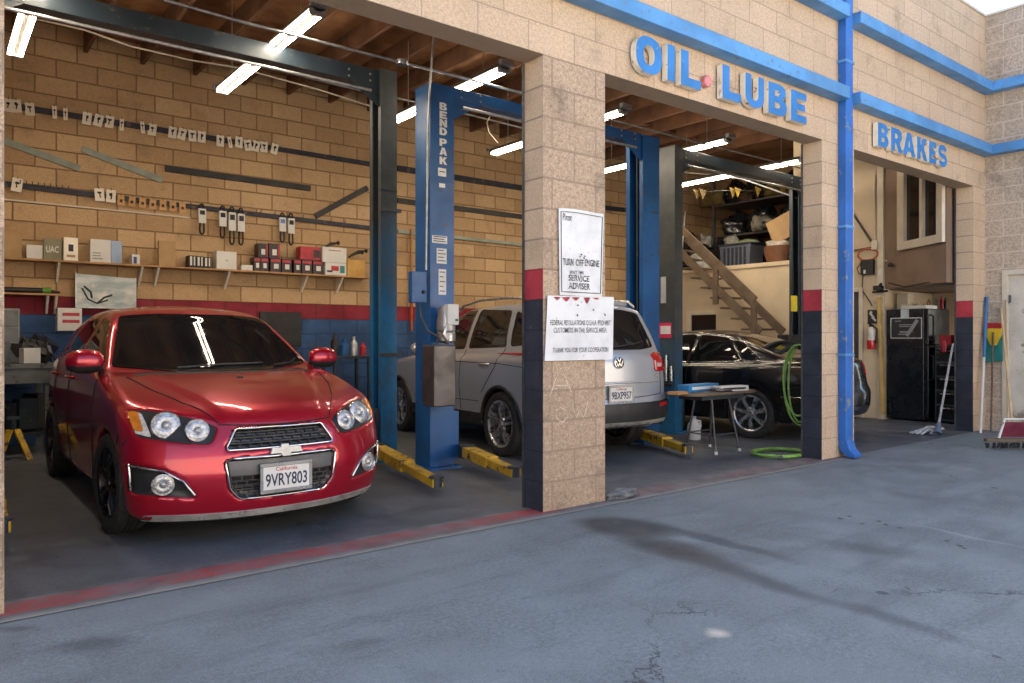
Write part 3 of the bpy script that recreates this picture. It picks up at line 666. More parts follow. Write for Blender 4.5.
        bd = MB(); bd.lathe([(rim_r * .72, -w*.02), (rim_r * .72, w*.02), (.05, w*.03)], (0,0,0), ax, 32); bd.lathe([(rim_r - .03, -w*.05), (.02, -w*.05)], (0,0,0), ax, 24)
        bd.build('brake_disc', M['dark_metal'], e, smooth=40)
        return e
    def plate(s, view, c, txt, w=.305, h=.155, off=.02, tilt=0, frame=None, state='California'):
        """licence plate facing the view direction at (y, z)"""
        d = Vector(s.VIEW[view][0]); co, n = s.hit(view, c, True); co = co + d * off; ex = Vector((0, 1, 0)) if view == 'F' else Vector((0, -1, 0)); ez = Vector((0,0,1)); 
        e = bpy.data.objects.new('license_plate', None); COL.objects.link(e); e.parent = s.root; e.location = co
        p = MB(); p.prism(rounded([(-w/2, -h/2), (w/2, -h/2), (w/2, h/2), (-w/2, h/2)], .012), (0,0,0), ex, ez, d, .003); p.build('plate_sheet', M['plate'], e)
        t = MB(); put_text(t, txt, .1, d * .0045 - ez * .012, ex, ez, depth=.002, bold=.0012, fit=(w * .86, h * .50)); t.build('number', M['plate_ink'], e)
        t = MB(); put_text(t, state, .05, d * .0045 + ez * h * .34, ex, ez, depth=.002, fit=(w * .45, h * .15)); t.build('state_name', M['plate_red'], e)
        if frame:
            fr = MB()
            for a, b in (((-w/2-.012, -h/2-.014), (w/2+.012, -h/2+.008)), ((-w/2-.012, h/2-.008), (w/2+.012, h/2+.014)), ((-w/2-.012, -h/2+.0085), (-w/2+.006, h/2-.0085)), ((w/2-.006, -h/2+.0085), (w/2+.012, h/2-.0085))):
                fr.prism([a, (b[0], a[1]), b, (a[0], b[1])], d * -.004, ex, ez, d, .012)
            fr.build('plate_frame', frame, e, bevel=.002)
        return e
def chrome(name, col=(.55,.56,.57), rough=.12):
    m, nt, b = new_mat(name); b.inputs['Base Color'].default_value = (*col, 1); b.inputs['Metallic'].default_value = 1; t = NT(nt)
    co = t.n('ShaderNodeTexCoord').outputs['Object']; t.l(t.ramp(t.noise(co, 25, 4), .3, .7, rough * .7, rough * 1.8), b.inputs['Roughness']); return m
def paint_mat(name, col, flake=.25, rough=.32, metal=.35, dust=.06, coat=1., cr=.02):
    m, nt, b = new_mat(name); t = NT(nt); co = t.n('ShaderNodeTexCoord').outputs['Object']
    vo = t.n('ShaderNodeTexVoronoi'); vo.inputs['Scale'].default_value = 900; t.l(co, vo.inputs['Vector'])
    c = t.mix(t.math('MULTIPLY', vo.outputs['Distance'], flake), col, tuple(min(1, x * 1.6 + .01) for x in col))
    d = t.ramp(t.noise(co, 3, 6, .7), .42, .75); c = t.mix(t.math('MULTIPLY', d, dust), c, (.35, .32, .28))
    t.l(c, b.inputs['Base Color']); b.inputs['Metallic'].default_value = metal; b.inputs['Roughness'].default_value = rough
    b.inputs['Coat Weight'].default_value = coat; t.l(t.ramp(t.noise(co, 4, 5), .3, .7, cr, cr * 2 + .05), b.inputs['Coat Roughness']); b.inputs['Coat IOR'].default_value = 1.5
    return m
M = {}
M['car_black'] = pm('matt_black_plastic', (.012,.012,.013), .75, var=.3)
M['trim_black'] = pm('grained_black_trim', (.020,.021,.023), .48, var=.25, bump=.1, bscale=300)
M['seam'] = pm('dark_panel_gap', (.006,.006,.006), .8)
M['tyre'] = pm('tyre_rubber', (.022,.022,.023), .78, var=.3, scale=20, bump=.1, bscale=120)
M['dark_metal'] = pm('dark_brake_metal', (.05,.05,.05), .5, metal=.5)
M['plate'] = pm('plate_white', (.66,.66,.64), .35, var=.06)
M['plate_ink'] = pm('plate_blue_ink', (.012,.022,.07), .4); M['plate_red'] = pm('plate_red_ink', (.45,.05,.06), .4)
M['chrome'] = chrome('bright_chrome'); M['satin'] = chrome('satin_aluminium', (.62,.63,.65), .28); M['darkrim'] = chrome('black_alloy', (.05,.05,.055), .3)
M['silver_frame'] = pm('silver_plate_frame', (.32,.33,.34), .3, metal=.8)
def glass_mat(name, col=(.006,.007,.008), rough=.02, spec=.6):
    m, nt, b = new_mat(name); t = NT(nt); co = t.n('ShaderNodeTexCoord').outputs['Object']
    c = t.mix(t.ramp(t.noise(co, 2, 3), .3, .7), col, tuple(x * 1.6 for x in col)); t.l(c, b.inputs['Base Color'])
    t.l(t.ramp(t.noise(co, 6, 4), .35, .7, rough, rough * 3), b.inputs['Roughness']); b.inputs['Specular IOR Level'].default_value = spec; return m
M['glass'] = glass_mat('tinted_car_glass')
m, nt, b = new_mat('clear_lens'); b.inputs['Base Color'].default_value = (.95,.96,.97,1); b.inputs['Roughness'].default_value = .03; b.inputs['Transmission Weight'].default_value = 1; b.inputs['IOR'].default_value = 1.3; M['lens'] = m

m, nt, b = new_mat('ribbed_lamp_reflector'); t = NT(nt); co = t.n('ShaderNodeTexCoord').outputs['Object']
t.l(t.mix(t.ramp(t.noise(co, 32, 4, .7), .38, .62), (.30,.31,.32), (.55,.56,.57)), b.inputs['Base Color']); b.inputs['Metallic'].default_value = .6; b.inputs['Roughness'].default_value = .25; b.inputs['Coat Weight'].default_value = 1; b.inputs['Coat Roughness'].default_value = .02
t.l(t.bump(t.noise(co, 70, 3), .6, .01), b.inputs['Normal']); M['lampglass'] = m
M['amber'] = pm('amber_lens', (.62,.20,.025), .12, var=.2, scale=30); M['redlens'] = pm('red_tail_lens', (.55,.012,.015), .1, var=.2, scale=30, coat=1)
M['whitelens'] = pm('clear_ribbed_reflector', (.62,.62,.60), .15, var=.3, scale=40, coat=1)
# ------------------------------------------------------------------ red hatchback (nose out)
red = paint_mat('red_metallic_paint', (.40, .001, .020), flake=.15, rough=.32, metal=.50, dust=.02, coat=1., cr=.025)
PR = dict(gz=.92, xf=[(.08,.70),(.13,.735),(.20,.775),(.30,.805),(.42,.825),(.52,.81),(.60,.785),(.68,.75),(.76,.70),(.9,.58)],
  xr=[(.15,-3.05),(.5,-3.2),(.9,-3.17),(1.1,-3.12)], pf=(.150,2.3), pr=(.14,2.2),
  w=[(-3.2,.80),(-2.5,.850),(-1.2,.862),(0,.862),(.8,.835)], tuck=.10, tumble=.22, shoulder=.80, shk=.04, kc=.10, kh=.09,
  top=[(.95,.58),(.76,.70),(.66,.775),(.52,.825),(.3,.885),(0,.945),(-.3,.995),(-.6,1.02),(-1.5,1.06),(-2.6,1.11),(-3.2,1.08)], crown=(.075,0,2.2),
  zb=[(-3.2,.28),(-2.9,.22),(-2,.2),(-.4,.19),(.3,.17),(.55,.13),(.8,.12)],
  ws=((-.26,.985),(-1.10,1.44)), wsc=.15, rg=((-3.14,1.02),(-2.86,1.44)), rgc=.10,
  gw=[(.9,.82),(1.0,.795),(1.2,.715),(1.45,.585)], gwx=.045, gx0=-1.3, roof=[(-.8,1.40),(-1.1,1.465),(-1.6,1.515),(-2.2,1.50),(-2.9,1.41)], rcr=.05, kt=.075, kj=.035,
  bulge=.012, flatcowl=1, wells=[(0,.318,.352),(-2.525,.318,.352)], welly=.56, xmid=-1)
def mir(p): return [(-q[0], q[1]) for q in reversed(p)]
HL = rounded([(.365,.70),(.415,.605),(.56,.615),(.775,.655),(.80,.80),(.70,.80),(.56,.775),(.43,.735)], .03)
GU = rounded([(-.335,.585),(-.275,.685),(.275,.685),(.335,.585),(.33,.565),(-.33,.565)], .02)
GL = rounded([(-.35,.50),(-.315,.517),(.315,.517),(.35,.50),(.325,.34),(.265,.272),(-.265,.272),(-.325,.34)], .03)
FG = rounded([(.815,.50),(.805,.325),(.49,.295),(.56,.40),(.66,.465)], .035)
WSH = rounded([(-.715,1.035),(-.55,1.405),(-.3,1.425),(.3,1.425),(.55,1.405),(.715,1.035),(.35,1.0),(0,.995),(-.35,1.0)], .03)
SW1 = rounded([(-.62,1.045),(-1.50,1.085),(-1.44,1.405),(-1.16,1.37)], .04); SW2 = rounded([(-1.58,1.09),(-2.42,1.15),(-2.42,1.27),(-2.2,1.36),(-1.54,1.41)], .05)
PR['recess'] = [('F', HL, .016, 0), ('F', GU, .05, 0), ('F', GL, .045, 0), ('F', FG, .03, 0), ('F', WSH, .008, 0), ('S', SW1, .008, 0), ('S', SW2, .008, 0)]
c = Car('parked_car', 'glossy red hatchback parked nose out in the first bay with licence plate 9VRY803', (1.690, 5.147), R(-89.6), .966, PR, red, h=.0165)
redcar = c
# grille mesh material: dark hexagon-like cells
m, nt, b = new_mat('black_grille_mesh'); t = NT(nt); co = t.n('ShaderNodeTexCoord').outputs['Object']; sp0 = t.n('ShaderNodeSeparateXYZ'); t.l(co, sp0.inputs[0])
cv = t.n('ShaderNodeCombineXYZ'); t.l(sp0.outputs[1], cv.inputs[0]); t.l(sp0.outputs[2], cv.inputs[1])
br = t.n('ShaderNodeTexBrick'); t.l(cv.outputs[0], br.inputs['Vector'])
for k_, v_ in (('Scale', 1), ('Mortar Size', .007), ('Mortar Smooth', .3), ('Brick Width', .062), ('Row Height', .034)): br.inputs[k_].default_value = v_
t.l(t.mix(br.outputs['Fac'], (.006,.006,.007), (.055,.057,.062)), b.inputs['Base Color']); b.inputs['Roughness'].default_value = .35
t.l(t.bump(br.outputs['Fac'], 1, .02), b.inputs['Normal']); M['mesh'] = m
M['band'] = pm('grey_grille_band', (.075,.08,.09), .38, metal=.3)
M['chin'] = pm('scuffed_grey_chin', (.34,.335,.33), .6, var=.3, scale=7, wear=.3, wcol=(.12,.12,.12), wscale=20)
def honey(name, view, outline, rows, parent, r=.0045):
    mb = MB(); P_ = np.array(outline); y0, y1, z0, z1 = P_[:,0].min(), P_[:,0].max(), P_[:,1].min(), P_[:,1].max(); dz = (z1 - z0) / rows; dy = dz * 2.1
    ins = lambda y, z: poly_sdf(np.array(y), np.array(z), outline) < -.006
    for i in range(1, rows):
        ys = np.linspace(y0, y1, 60); run = [y for y in ys if ins(y, z0 + i * dz)]
        if len(run) > 2: mb.tube(c.line(view, [(run[0], z0 + i*dz), (run[-1], z0 + i*dz)], .012), r * 1.3, 5)
    for i in range(rows):
        y = y0 + (dy * .5 if i % 2 else 0)
        while y < y1:
            if ins(y, z0 + (i+.5) * dz): mb.tube(c.line(view, [(y, z0 + i*dz), (y, z0 + (i+1)*dz)], .012), r, 5)
            y += dy
    return mb.build(name, M['trim_black'], parent, smooth=60)
gu = c.add_patch('grille', 'F', GU, M['mesh'], off=.003); c.add_line('grille_surround', 'F', GU, .0075, M['chrome'], gu, off=.004, closed=True, clean=True); honey('grille_mesh', 'F', GU, 4, gu)
gl = c.add_patch('lower_grille', 'F', GL, M['mesh'], off=.003); c.add_line('grille_surround', 'F', GL, .0075, M['chrome'], gl, off=.004, closed=True, clean=True); honey('grille_mesh', 'F', GL, 9, gl, .003)
c.add_patch('grille_band', 'F', rounded([(-.325,.495),(.325,.495),(.315,.415),(-.315,.415)], .01), M['band'], gl, off=.030, thick=.02)
co_, n_ = c.hit('F', (0, .545), True); bt = MB()
bw = [(-.105,-.022),(-.035,-.022),(-.025,-.042),(.03,-.042),(.035,-.022),(.115,-.022),(.10,.022),(.03,.022),(.02,.042),(-.03,.042),(-.035,.022),(-.09,.022)]
bt.prism([(p[0]*.95, p[1]*.95) for p in bw], co_ + Vector((.002,0,0)), (0,1,0), (-.2,0,.98), (.98,0,.2), .022); bt.build('emblem', M['silver_frame'], c.root, bevel=.004)
c.plate('F', (0, .385), '9VRY803', w=.305, h=.155, off=.012, frame=M['silver_frame'])
c.add_patch('chin_strip', 'F', [(-.74,.118),(.74,.118),(.74,.195),(-.74,.195)], M['chin'], off=.007, grid=.05)
def lamp(parent, view, p, r, name='lamp', proud=.0, tilt=0):
    co, n = c.hit(view, p); ax = (Vector((1,0,0)) * .55 + n * .45).normalized()
    b_ = MB(); b_.lathe([(r, -.01), (r, .014), (r*.95, .020), (r*.90, .014)], co + ax * proud, ax, 36); o = b_.build(name, M['chrome'], parent, smooth=40)
    l = MB(); l.lathe([(r*.90, .013), (r*.70, .020), (r*.42, .024), (r*.30, .018), (r*.26, .026), (.001, .030)], co + ax * proud, ax, 36); l.build('lens', M['lampglass'], o, smooth=60)
    return o
for s_ in (1, -1):
    pl_ = HL if s_ > 0 else mir(HL); q = lambda y, z: (y * s_, z)
    hl = c.add_patch('headlight', 'F', pl_, M['trim_black'], off=.002)
    lamp(hl, 'F', q(.625, .715), .084, proud=.008); lamp(hl, 'F', q(.475, .682), .070, proud=.008)
    am = rounded([q(.728,.785), q(.795,.785), q(.775,.67), q(.70,.65)][::1], .015)
    am = am if s_ > 0 else am
    c.add_patch('reflector', 'F', am, M['whitelens'], hl, off=.008); c.add_patch('turn_signal', 'F', rounded([q(.742,.79), q(.798,.795), q(.785,.69), q(.735,.68)], .012), M['amber'], hl, off=.014)
    fg = c.add_patch('fog_light', 'F', FG if s_ > 0 else mir(FG), M['trim_black'], off=.003)
    lamp(fg, 'F', q(.655, .385), .066, proud=.012)
    c.add_line('fog_trim', 'F', [q(.81,.49), q(.66,.462), q(.565,.40), q(.505,.315)], .006, M['satin'], fg, off=.003, clean=True)
    c.add_line('fog_trim', 'F', [q(.812,.50), q(.802,.345)], .006, M['satin'], fg, off=.003, clean=True)
    view = 'L' if s_ > 0 else 'R'
    for sw in (SW1, SW2): c.add_patch('side_window', view, sw, M['glass'], off=.003)
    for x_ in (-1.42, -2.28):
        dh = MB(); co, n = c.hit(view, (x_, .93)); dh.tube([co + Vector((-.09, 0, 0)) + n*.004, co + Vector((-.07, 0, 0)) + n*.03, co + Vector((.07,0,0)) + n*.03, co + Vector((.09,0,0)) + n*.004], .012, 8)
        dh.build('door_handle', red, c.root, smooth=50)
    mr = MB(); base, n = c.hit(view, (-.60, 1.02)); cen = Vector((-.58, s_ * .875, 1.075))
    # mirror shell: a rounded pod
    prof = [(.0, -.10), (.045, -.09), (.066, -.04), (.068, .02), (.058, .07), (.03, .095), (.0, .10)]
    vs_ = []; K = 16
    for r_, h_ in prof:
        for j in range(K):
            a = 2*math.pi*j/K; vs_.append(cen + Vector((r_ * 1.0 * math.cos(a) + (.02 if h_*s_ > 0 else 0)*0, h_ * 1.22, r_ * 1.25 * math.sin(a))))
    mr.add(vs_, [(i*K+j, i*K+(j+1)%K, (i+1)*K+(j+1)%K, (i+1)*K+j) for i in range(len(prof)-1) for j in range(K)])
    mi_ = mr.build('wing_mirror', [red, M['trim_black']], c.root, smooth=70)
    for p in mi_.data.polygons:
        if p.center.z < cen.z - .02: p.material_index = 1
    ar = MB(); ar.bar(base, cen + Vector((0, -s_*.05, -.055)), .05, .035); ar.build('mirror_arm', M['trim_black'], mi_, bevel=.008)
    c.wheel(0, s_*.757, .318, .20, .218, [(72*i + o_, .030, .045) for i in range(5) for o_ in (-11, 11)], M['darkrim'], steer=4)
    c.wheel(-2.525, s_*.757, .318, .20, .218, [(72*i + o_, .030, .045) for i in range(5) for o_ in (-11, 11)], M['darkrim'])
wsd = c.add_patch('windshield', 'F', WSH, M['glass'], off=.007, grid=.018)
for p0, p1, p2 in (((-.33,1.012), (-.05,1.03), (.30,1.035)), ((.38,1.015), (.55,1.03), (.62,1.06))):
    wp = MB(); wp.tube(c.line('F', [p0, p1, p2], .016), .007, 6); wp.build('wiper', M['trim_black'], c.root, smooth=60)
cw = c.add_patch('cowl', 'T', rounded([(-.24,-.62),(-.20,-.3),(-.185,0),(-.20,.3),(-.24,.62),(-.31,.62),(-.27,.3),(-.255,0),(-.27,-.3),(-.31,-.62)], .02), M['trim_black'], off=.002)
c.seams([('T', [(-.24,-.68),(.1,-.61),(.4,-.50),(.66,-.36)]), ('T', [(-.24,.68),(.1,.61),(.4,.50),(.66,.36)]), ('R', [(.30,.60),(.36,.66)]), ('F', [(-.80,.66),(-.835,.60)]), ('F', [(.80,.66),(.835,.60)]), ('R', [(-.66,1.04),(-.50,1.0),(-.42,.98)]),
         ('F', [(-.36,.715),(-.2,.705),(0,.70),(.2,.705),(.36,.715)]), ('L', [(-.45,.98),(-.42,.7),(-.52,.35),(-.62,.24)]), ('R', [(-.45,.98),(-.42,.7),(-.52,.35),(-.62,.24)]),
         ('L', [(-1.54,1.06),(-1.56,.6),(-1.55,.24)]), ('R', [(-1.54,1.06),(-1.56,.6),(-1.55,.24)]), ('R', [(-2.42,1.1),(-2.2,.65),(-2.12,.5)]), ('R', [(-.62,.24),(-2.1,.24)])], r=.0046)
c.add_line('washer_jet', 'T', [(-.02,-.02),(-.02,.02)], .008, M['trim_black'], off=.004)
ant = MB(); co, n = c.hit('T', (-2.6, 0)); ant.tube([co, co + Vector((-.09, 0, .16))], .004, 6); ant.build('antenna', M['trim_black'], c.root)
# dashboard wheel hint behind the glass is not visible through the dark tint
# ------------------------------------------------------------------ silver crossover (nose in)
silv = paint_mat('silver_metallic_paint', (.44, .47, .51), flake=.2, rough=.32, metal=.45, dust=.12)
PT = dict(gz=1.0, xf=[(.2,3.35),(.5,3.46),(.8,3.45),(1.0,3.3)], xr=[(.25,-.86),(.40,-.945),(.58,-.955),(.64,-.90),(.8,-.90),(1.0,-.885),(1.15,-.83),(1.3,-.76)], pf=(.16,2.2), pr=(.10,2.3),
  w=[(-1,.86),(-.4,.898),(1,.905),(2.6,.905),(3.4,.85)], tuck=.07, tumble=.16, shoulder=.95, shk=.05, kc=.11, kh=.07,
  top=[(-1,1.12),(-.8,1.13),(0,1.13),(1.4,1.10),(2.2,1.09),(2.8,1.02),(3.3,.93),(3.6,.8)], topsig=.02, crown=(.04,0,2.2), zb=[(-1,.36),(-.6,.30),(0,.28),(3,.26),(3.5,.26)],
  ws=((2.35,1.07),(1.35,1.60)), wsc=.15, rg=((-.87,1.10),(-.55,1.62)), rgc=.08,
  gw=[(1.05,.83),(1.3,.77),(1.6,.655)], gwx=.04, gx0=.7, roof=[(-.8,1.60),(-.5,1.635),(.4,1.68),(1.2,1.64),(1.6,1.55)], rcr=.05, kt=.07, kj=.03,
  wells=[(0,.345,.385),(2.604,.345,.385)], welly=.60, xmid=1)
TL = rounded([(-.825,1.10),(-.835,.90),(-.60,.90),(-.565,.93),(-.58,1.10)], .03)
RW = rounded([(-.66,1.16),(-.56,1.53),(-.3,1.565),(.3,1.565),(.56,1.53),(.66,1.16),(.4,1.135),(-.4,1.135)], .05)
W1 = rounded([(.90,1.13),(1.95,1.12),(1.50,1.52),(1.3,1.57),(.86,1.59)], .05); W2 = rounded([(.02,1.16),(.82,1.135),(.78,1.59),(.10,1.56)], .04); W3 = rounded([(-.06,1.165),(-.48,1.20),(-.45,1.33),(-.22,1.49),(.0,1.555)], .05)
PT['recess'] = [('B', RW, .008, 0), ('S', W1, .008, 0), ('S', W2, .008, 0), ('S', W3, .008, 0)]
c = Car('parked_car', 'silver crossover parked nose in behind the block pillar with plate 9BXP957', (5.40, 5.95), R(84.5), .95, PT, silv, h=.022)
c.add_patch('rear_window', 'B', RW, M['glass'], off=.003); 
sp1 = MB(); sp1.tube(c.line('B', [(-.58,1.60),(0,1.635),(.58,1.60)], .02, step=.1), .028, 8); sp1.build('spoiler', silv, c.root, smooth=60)
rwp = MB(); rwp.tube(c.line('B', [(.0,1.16),(-.30,1.19),(-.48,1.22)], .015), .009, 6); rwp.build('rear_wiper', M['trim_black'], c.root, smooth=60)
for s_ in (1, -1):
    view = 'L' if s_ > 0 else 'R'
    tl = c.add_patch('tail_light', 'B', TL if s_ < 0 else mir(TL), M['redlens'], off=.010)
    c.add_patch('reverse_light', 'B', [(s_*y_, z_) for y_, z_ in ((.63,.95),(.73,.95),(.73,.99),(.63,.99))][::s_], M['whitelens'], tl, off=.013)
    c.add_patch('tail_light_wrap', view, rounded([(-.78,1.09),(-.80,.91),(-.60,.93),(-.56,1.06)], .03), M['redlens'], tl, off=.008)
    for w_ in (W1, W2, W3): c.add_patch('side_window', view, w_, M['glass'], off=.003)
    for x_, r_ in ((0, .395), (2.604, .395)):
        lip = [(x_ + r_ * math.cos(a), .345 + r_ * math.sin(a)) for a in np.linspace(R(-12), R(192), 26)]
        c.add_line('wheel_arch_trim', view, lip, .024, M['trim_black'], off=-.004, step=.06)
    c.add_patch('sill_cladding', view, [(.42,.30),(2.18,.29),(2.18,.42),(.42,.43)], M['trim_black'], off=.008, grid=.1)
    rr = MB(); rr.tube([Vector((x_, s_*.60, z_)) for x_, z_ in ((-.45,1.60),(-.35,1.665),(.3,1.705),(.9,1.70),(1.3,1.65),(1.4,1.59))], .016, 8); rr.build('roof_rail', M['satin'], c.root, smooth=60)
    for x_ in (.32, 1.35):
        co, n = c.hit(view, (x_, .97)); dh = MB(); dh.tube([co + Vector((-.10,0,0)), co + Vector((-.075,0,0)) + n*.032, co + Vector((.075,0,0)) + n*.032, co + Vector((.10,0,0))], .013, 8); dh.build('door_handle', M['satin'], c.root, smooth=50)
    for a0 in (0, 2.604):
        sp = [(72*i + 18 + o_, .028, .040) for i in range(5) for o_ in (-10, 10)]
        c.wheel(a0, s_*.785, .345, .225, .245, sp, M['satin'])
    cen = Vector((1.72, s_*1.0, 1.12)); base, n = c.hit(view, (1.72, 1.08)); mr = MB()
    mr.lathe([(.0,-.12),(.06,-.105),(.085,-.03),(.085,.05),(.06,.10),(0,.115)], cen, (0,1,0), 18); mo = mr.build('wing_mirror', silv, c.root, smooth=70)
    ar = MB(); ar.bar(base, cen + Vector((0,-s_*.06,-.06)), .06, .04); ar.build('mirror_arm', M['trim_black'], mo)
c.add_patch('rear_bumper', 'B', rounded([(-.88,.60),(-.85,.40),(.85,.40),(.88,.60),(.6,.585),(-.6,.585)], .03), M['trim_black'], off=.012, grid=.05)
c.add_patch('bumper_skid', 'B', [(-.5,.33),(.5,.33),(.56,.39),(-.56,.39)], M['chin'], off=.006, grid=.06)
for s_ in (1, -1): c.add_patch('reflector', 'B', [(s_*y_, z_) for y_, z_ in ((.60,.53),(.76,.535),(.76,.57),(.60,.565))][::s_], M['redlens'], off=.02)
c.add_line('tailgate_strip', 'B', [(-.64,.80),(.64,.80)], .012, silv, off=.008)
c.plate('B', (.0, .685), '9BXP957', off=.028, frame=M['silver_frame'])
co, n = c.hit('B', (.0, 1.005)); em = MB(); ax_ = Vector((-1,0,.12)).normalized(); up_ = Vector((.12,0,1)).normalized(); ex_ = Vector((0,-1,0)); o_ = co + ax_ * .006
em.lathe([(.062,-.01),(.062,.012),(.054,.014),(.050,.008),(.001,.008)], o_, ax_, 32); eo = em.build('emblem', [M['chrome']], c.root, smooth=40)
e2 = MB(); e2.lathe([(.049,.009),(.001,.0095)], o_, ax_, 32); e2.build('emblem_field', M['trim_black'], eo)
e3 = MB()
for pts in ([(-.022,.042),(0,.004)], [(.022,.042),(0,.004)], [(-.044,.018),(-.020,-.040)], [(-.020,-.040),(0,-.004)], [(0,-.004),(.020,-.040)], [(.020,-.040),(.044,.018)]):
    e3.bar(*[o_ + ax_*.012 + ex_*p[0] + up_*p[1] for p in pts], .008, .005, up=ax_)
e3.build('emblem_strokes', M['chrome'], eo)
for tx, y_ in (('TSI', -.60),):
    co, n = c.hit('B', (y_, .85)); t_ = MB(); put_text(t_, tx, .05, co + n * .004, (0,-1,0), (0,0,1), depth=.004, bold=.004); t_.build('badge', M['chrome'], c.root)
c.seams([('B', [(-.70,.66),(-.70,.90)]), ('B', [(.70,.66),(.70,.90)]), ('B', [(-.70,.66),(0,.635),(.70,.66)]), ('L', [(.42,.60),(.60,.85),(.05,1.13)][::-1] if 0 else [(.02,1.15),(.10,.95),(.38,.66)]),
         ('L', [(.86,1.12),(.88,.7),(.86,.44)]), ('L', [(1.98,1.1),(2.0,.8),(1.98,.44)]), ('L', [(-.62,.95),(.0,.985),(1.9,.99)]), ('L', [(.44,.56),(2.1,.54)])])
ex = MB(); ex.tube([Vector((-.90,.45,.30)), Vector((-.5,.45,.30))], .03, 12); ex.build('exhaust_pipe', M['dark_metal'], c.root, smooth=50)
# ------------------------------------------------------------------ black sedan (nose in, seen between the bays)
blk = paint_mat('black_car_paint', (.004,.004,.005), flake=.1, rough=.25, metal=.05, dust=.0, coat=.8)
PB = dict(gz=.92, xf=[(.2,3.6),(.5,3.68),(.8,3.6)], xr=[(.22,-.95),(.42,-1.03),(.6,-1.035),(.68,-.99),(.95,-.94),(1.05,-.90)], pf=(.16,2.2), pr=(.075,2.6),
  w=[(-1,.84),(-.3,.905),(1,.92),(2.7,.915),(3.5,.86)], tuck=.09, tumble=.20, shoulder=.86, shk=.05, kc=.12, kh=.07,
  top=[(-1.05,1.03),(-.8,1.05),(-.4,1.045),(.3,1.0),(2.0,.97),(2.6,.95),(3.3,.80),(3.7,.68)], topsig=.02, crown=(.04,0,2.2), zb=[(-1,.30),(-.6,.24),(0,.22),(3,.2),(3.6,.2)],
  ws=((2.55,.95),(1.6,1.38)), wsc=.15, rg=((-.55,1.03),(.40,1.37)), rgc=.10,
  gw=[(.95,.82),(1.1,.76),(1.35,.60)], gwx=.06, gx0=1.1, roof=[(-.2,1.30),(.4,1.375),(1.0,1.425),(1.6,1.40),(2.0,1.32)], rcr=.05, kt=.09, kj=.04,
  wells=[(0,.325,.355),(2.75,.325,.355)], welly=.60, xmid=1)
B1 = rounded([(.98,.985),(2.10,.97),(1.62,1.28),(1.45,1.335),(.96,1.35)], .05); B2 = rounded([(.20,1.0),(.90,.985),(.88,1.345),(.45,1.30)], .03); B3 = rounded([(-.06,1.02),(.13,1.005),(.36,1.27),(.22,1.24)], .04)
RB = [(-.60,1.10),(-.48,1.30),(.48,1.30),(.60,1.10)]
BT = rounded([(-.82,1.0),(-.835,.80),(-.56,.80),(-.52,.98)], .04)
PB['recess'] = [('S', B1, .008, 0), ('S', B2, .008, 0), ('S', B3, .008, 0)]
c = Car('parked_car', 'black sedan parked nose in behind the small work table', (8.545, 5.375), R(96), .92, PB, blk, h=.022)
for s_ in (1, -1):
    view = 'L' if s_ > 0 else 'R'
    for w_ in (B1, B2, B3): c.add_patch('side_window', view, w_, M['glass'], off=.003)
    c.add_line('window_chrome', view, [(-.08,1.0),(.2,.985),(.95,.965),(2.12,.95)], .004, M['chrome'], off=.004)
    c.add_line('window_chrome', view, [(-.10,1.02),(.05,1.13),(.25,1.27),(.5,1.33),(.9,1.365)], .0035, M['chrome'], off=.004)
    c.add_patch('tail_light', 'B', BT if s_ < 0 else mir(BT), M['redlens'], off=.008); s_ < 0 and c.add_patch('tail_light_wrap', view, rounded([(-.86,.99),(-.87,.81),(-.80,.82),(-.78,.97)], .03), M['redlens'], off=.006)
    c.add_line('bumper_chrome', view, [(-.42,.56),(-.75,.565)], .006, M['chrome'], off=.003)
    for x_ in (.28, 1.4):
        co, n = c.hit(view, (x_, .89)); dh = MB(); dh.tube([co + Vector((-.10,0,0)), co + Vector((-.075,0,0)) + n*.03, co + Vector((.075,0,0)) + n*.03, co + Vector((.10,0,0))], .012, 8); dh.build('door_handle', blk, c.root, smooth=50)
    for a0 in (0, 2.75): c.wheel(a0, s_*.79, .325, .215, .232, [(360/7*i + 10, .055, .075) for i in range(7)], M['satin'])
c.add_patch('rear_window', 'B', rounded([(-.62,1.09),(-.48,1.31),(.48,1.31),(.62,1.09)], .04), M['glass'], off=.003)
c.plate('B', (0,.88), '8KLM204', off=.012) if 0 else None
c.seams([('L', [(-.02,.99),(.06,.8),(.34,.62)]), ('L', [(.93,.98),(.95,.6),(.92,.3)]), ('B', [(-.70,.76),(.70,.76)]), ('L', [(-.9,.72),(-.42,.66)]), ('L', [(.4,.42),(2.3,.40)])])
c.add_patch('side_moulding', 'L', [(.42,.38),(2.3,.36),(2.3,.44),(.42,.46)], blk, off=.010, grid=.1)
# ------------------------------------------------------------------ two-post vehicle lifts
m_lblue = pm('lift_blue_paint', (.012, .095, .28), .38, var=.25, scale=2.5, wear=.10, wcol=(.05,.05,.06), wscale=12)
m_dgrey = pm('lift_dark_paint', (.022, .036, .050), .42, var=.3, scale=2, wear=.12, wcol=(.09,.08,.07), wscale=10)
m_yel = pm('worn_yellow_paint', (.55, .33, .02), .5, var=.25, scale=6, wear=.34, wcol=(.03,.028,.025), wscale=11)
m_rod = chrome('steel_rod', (.55,.56,.57), .25)
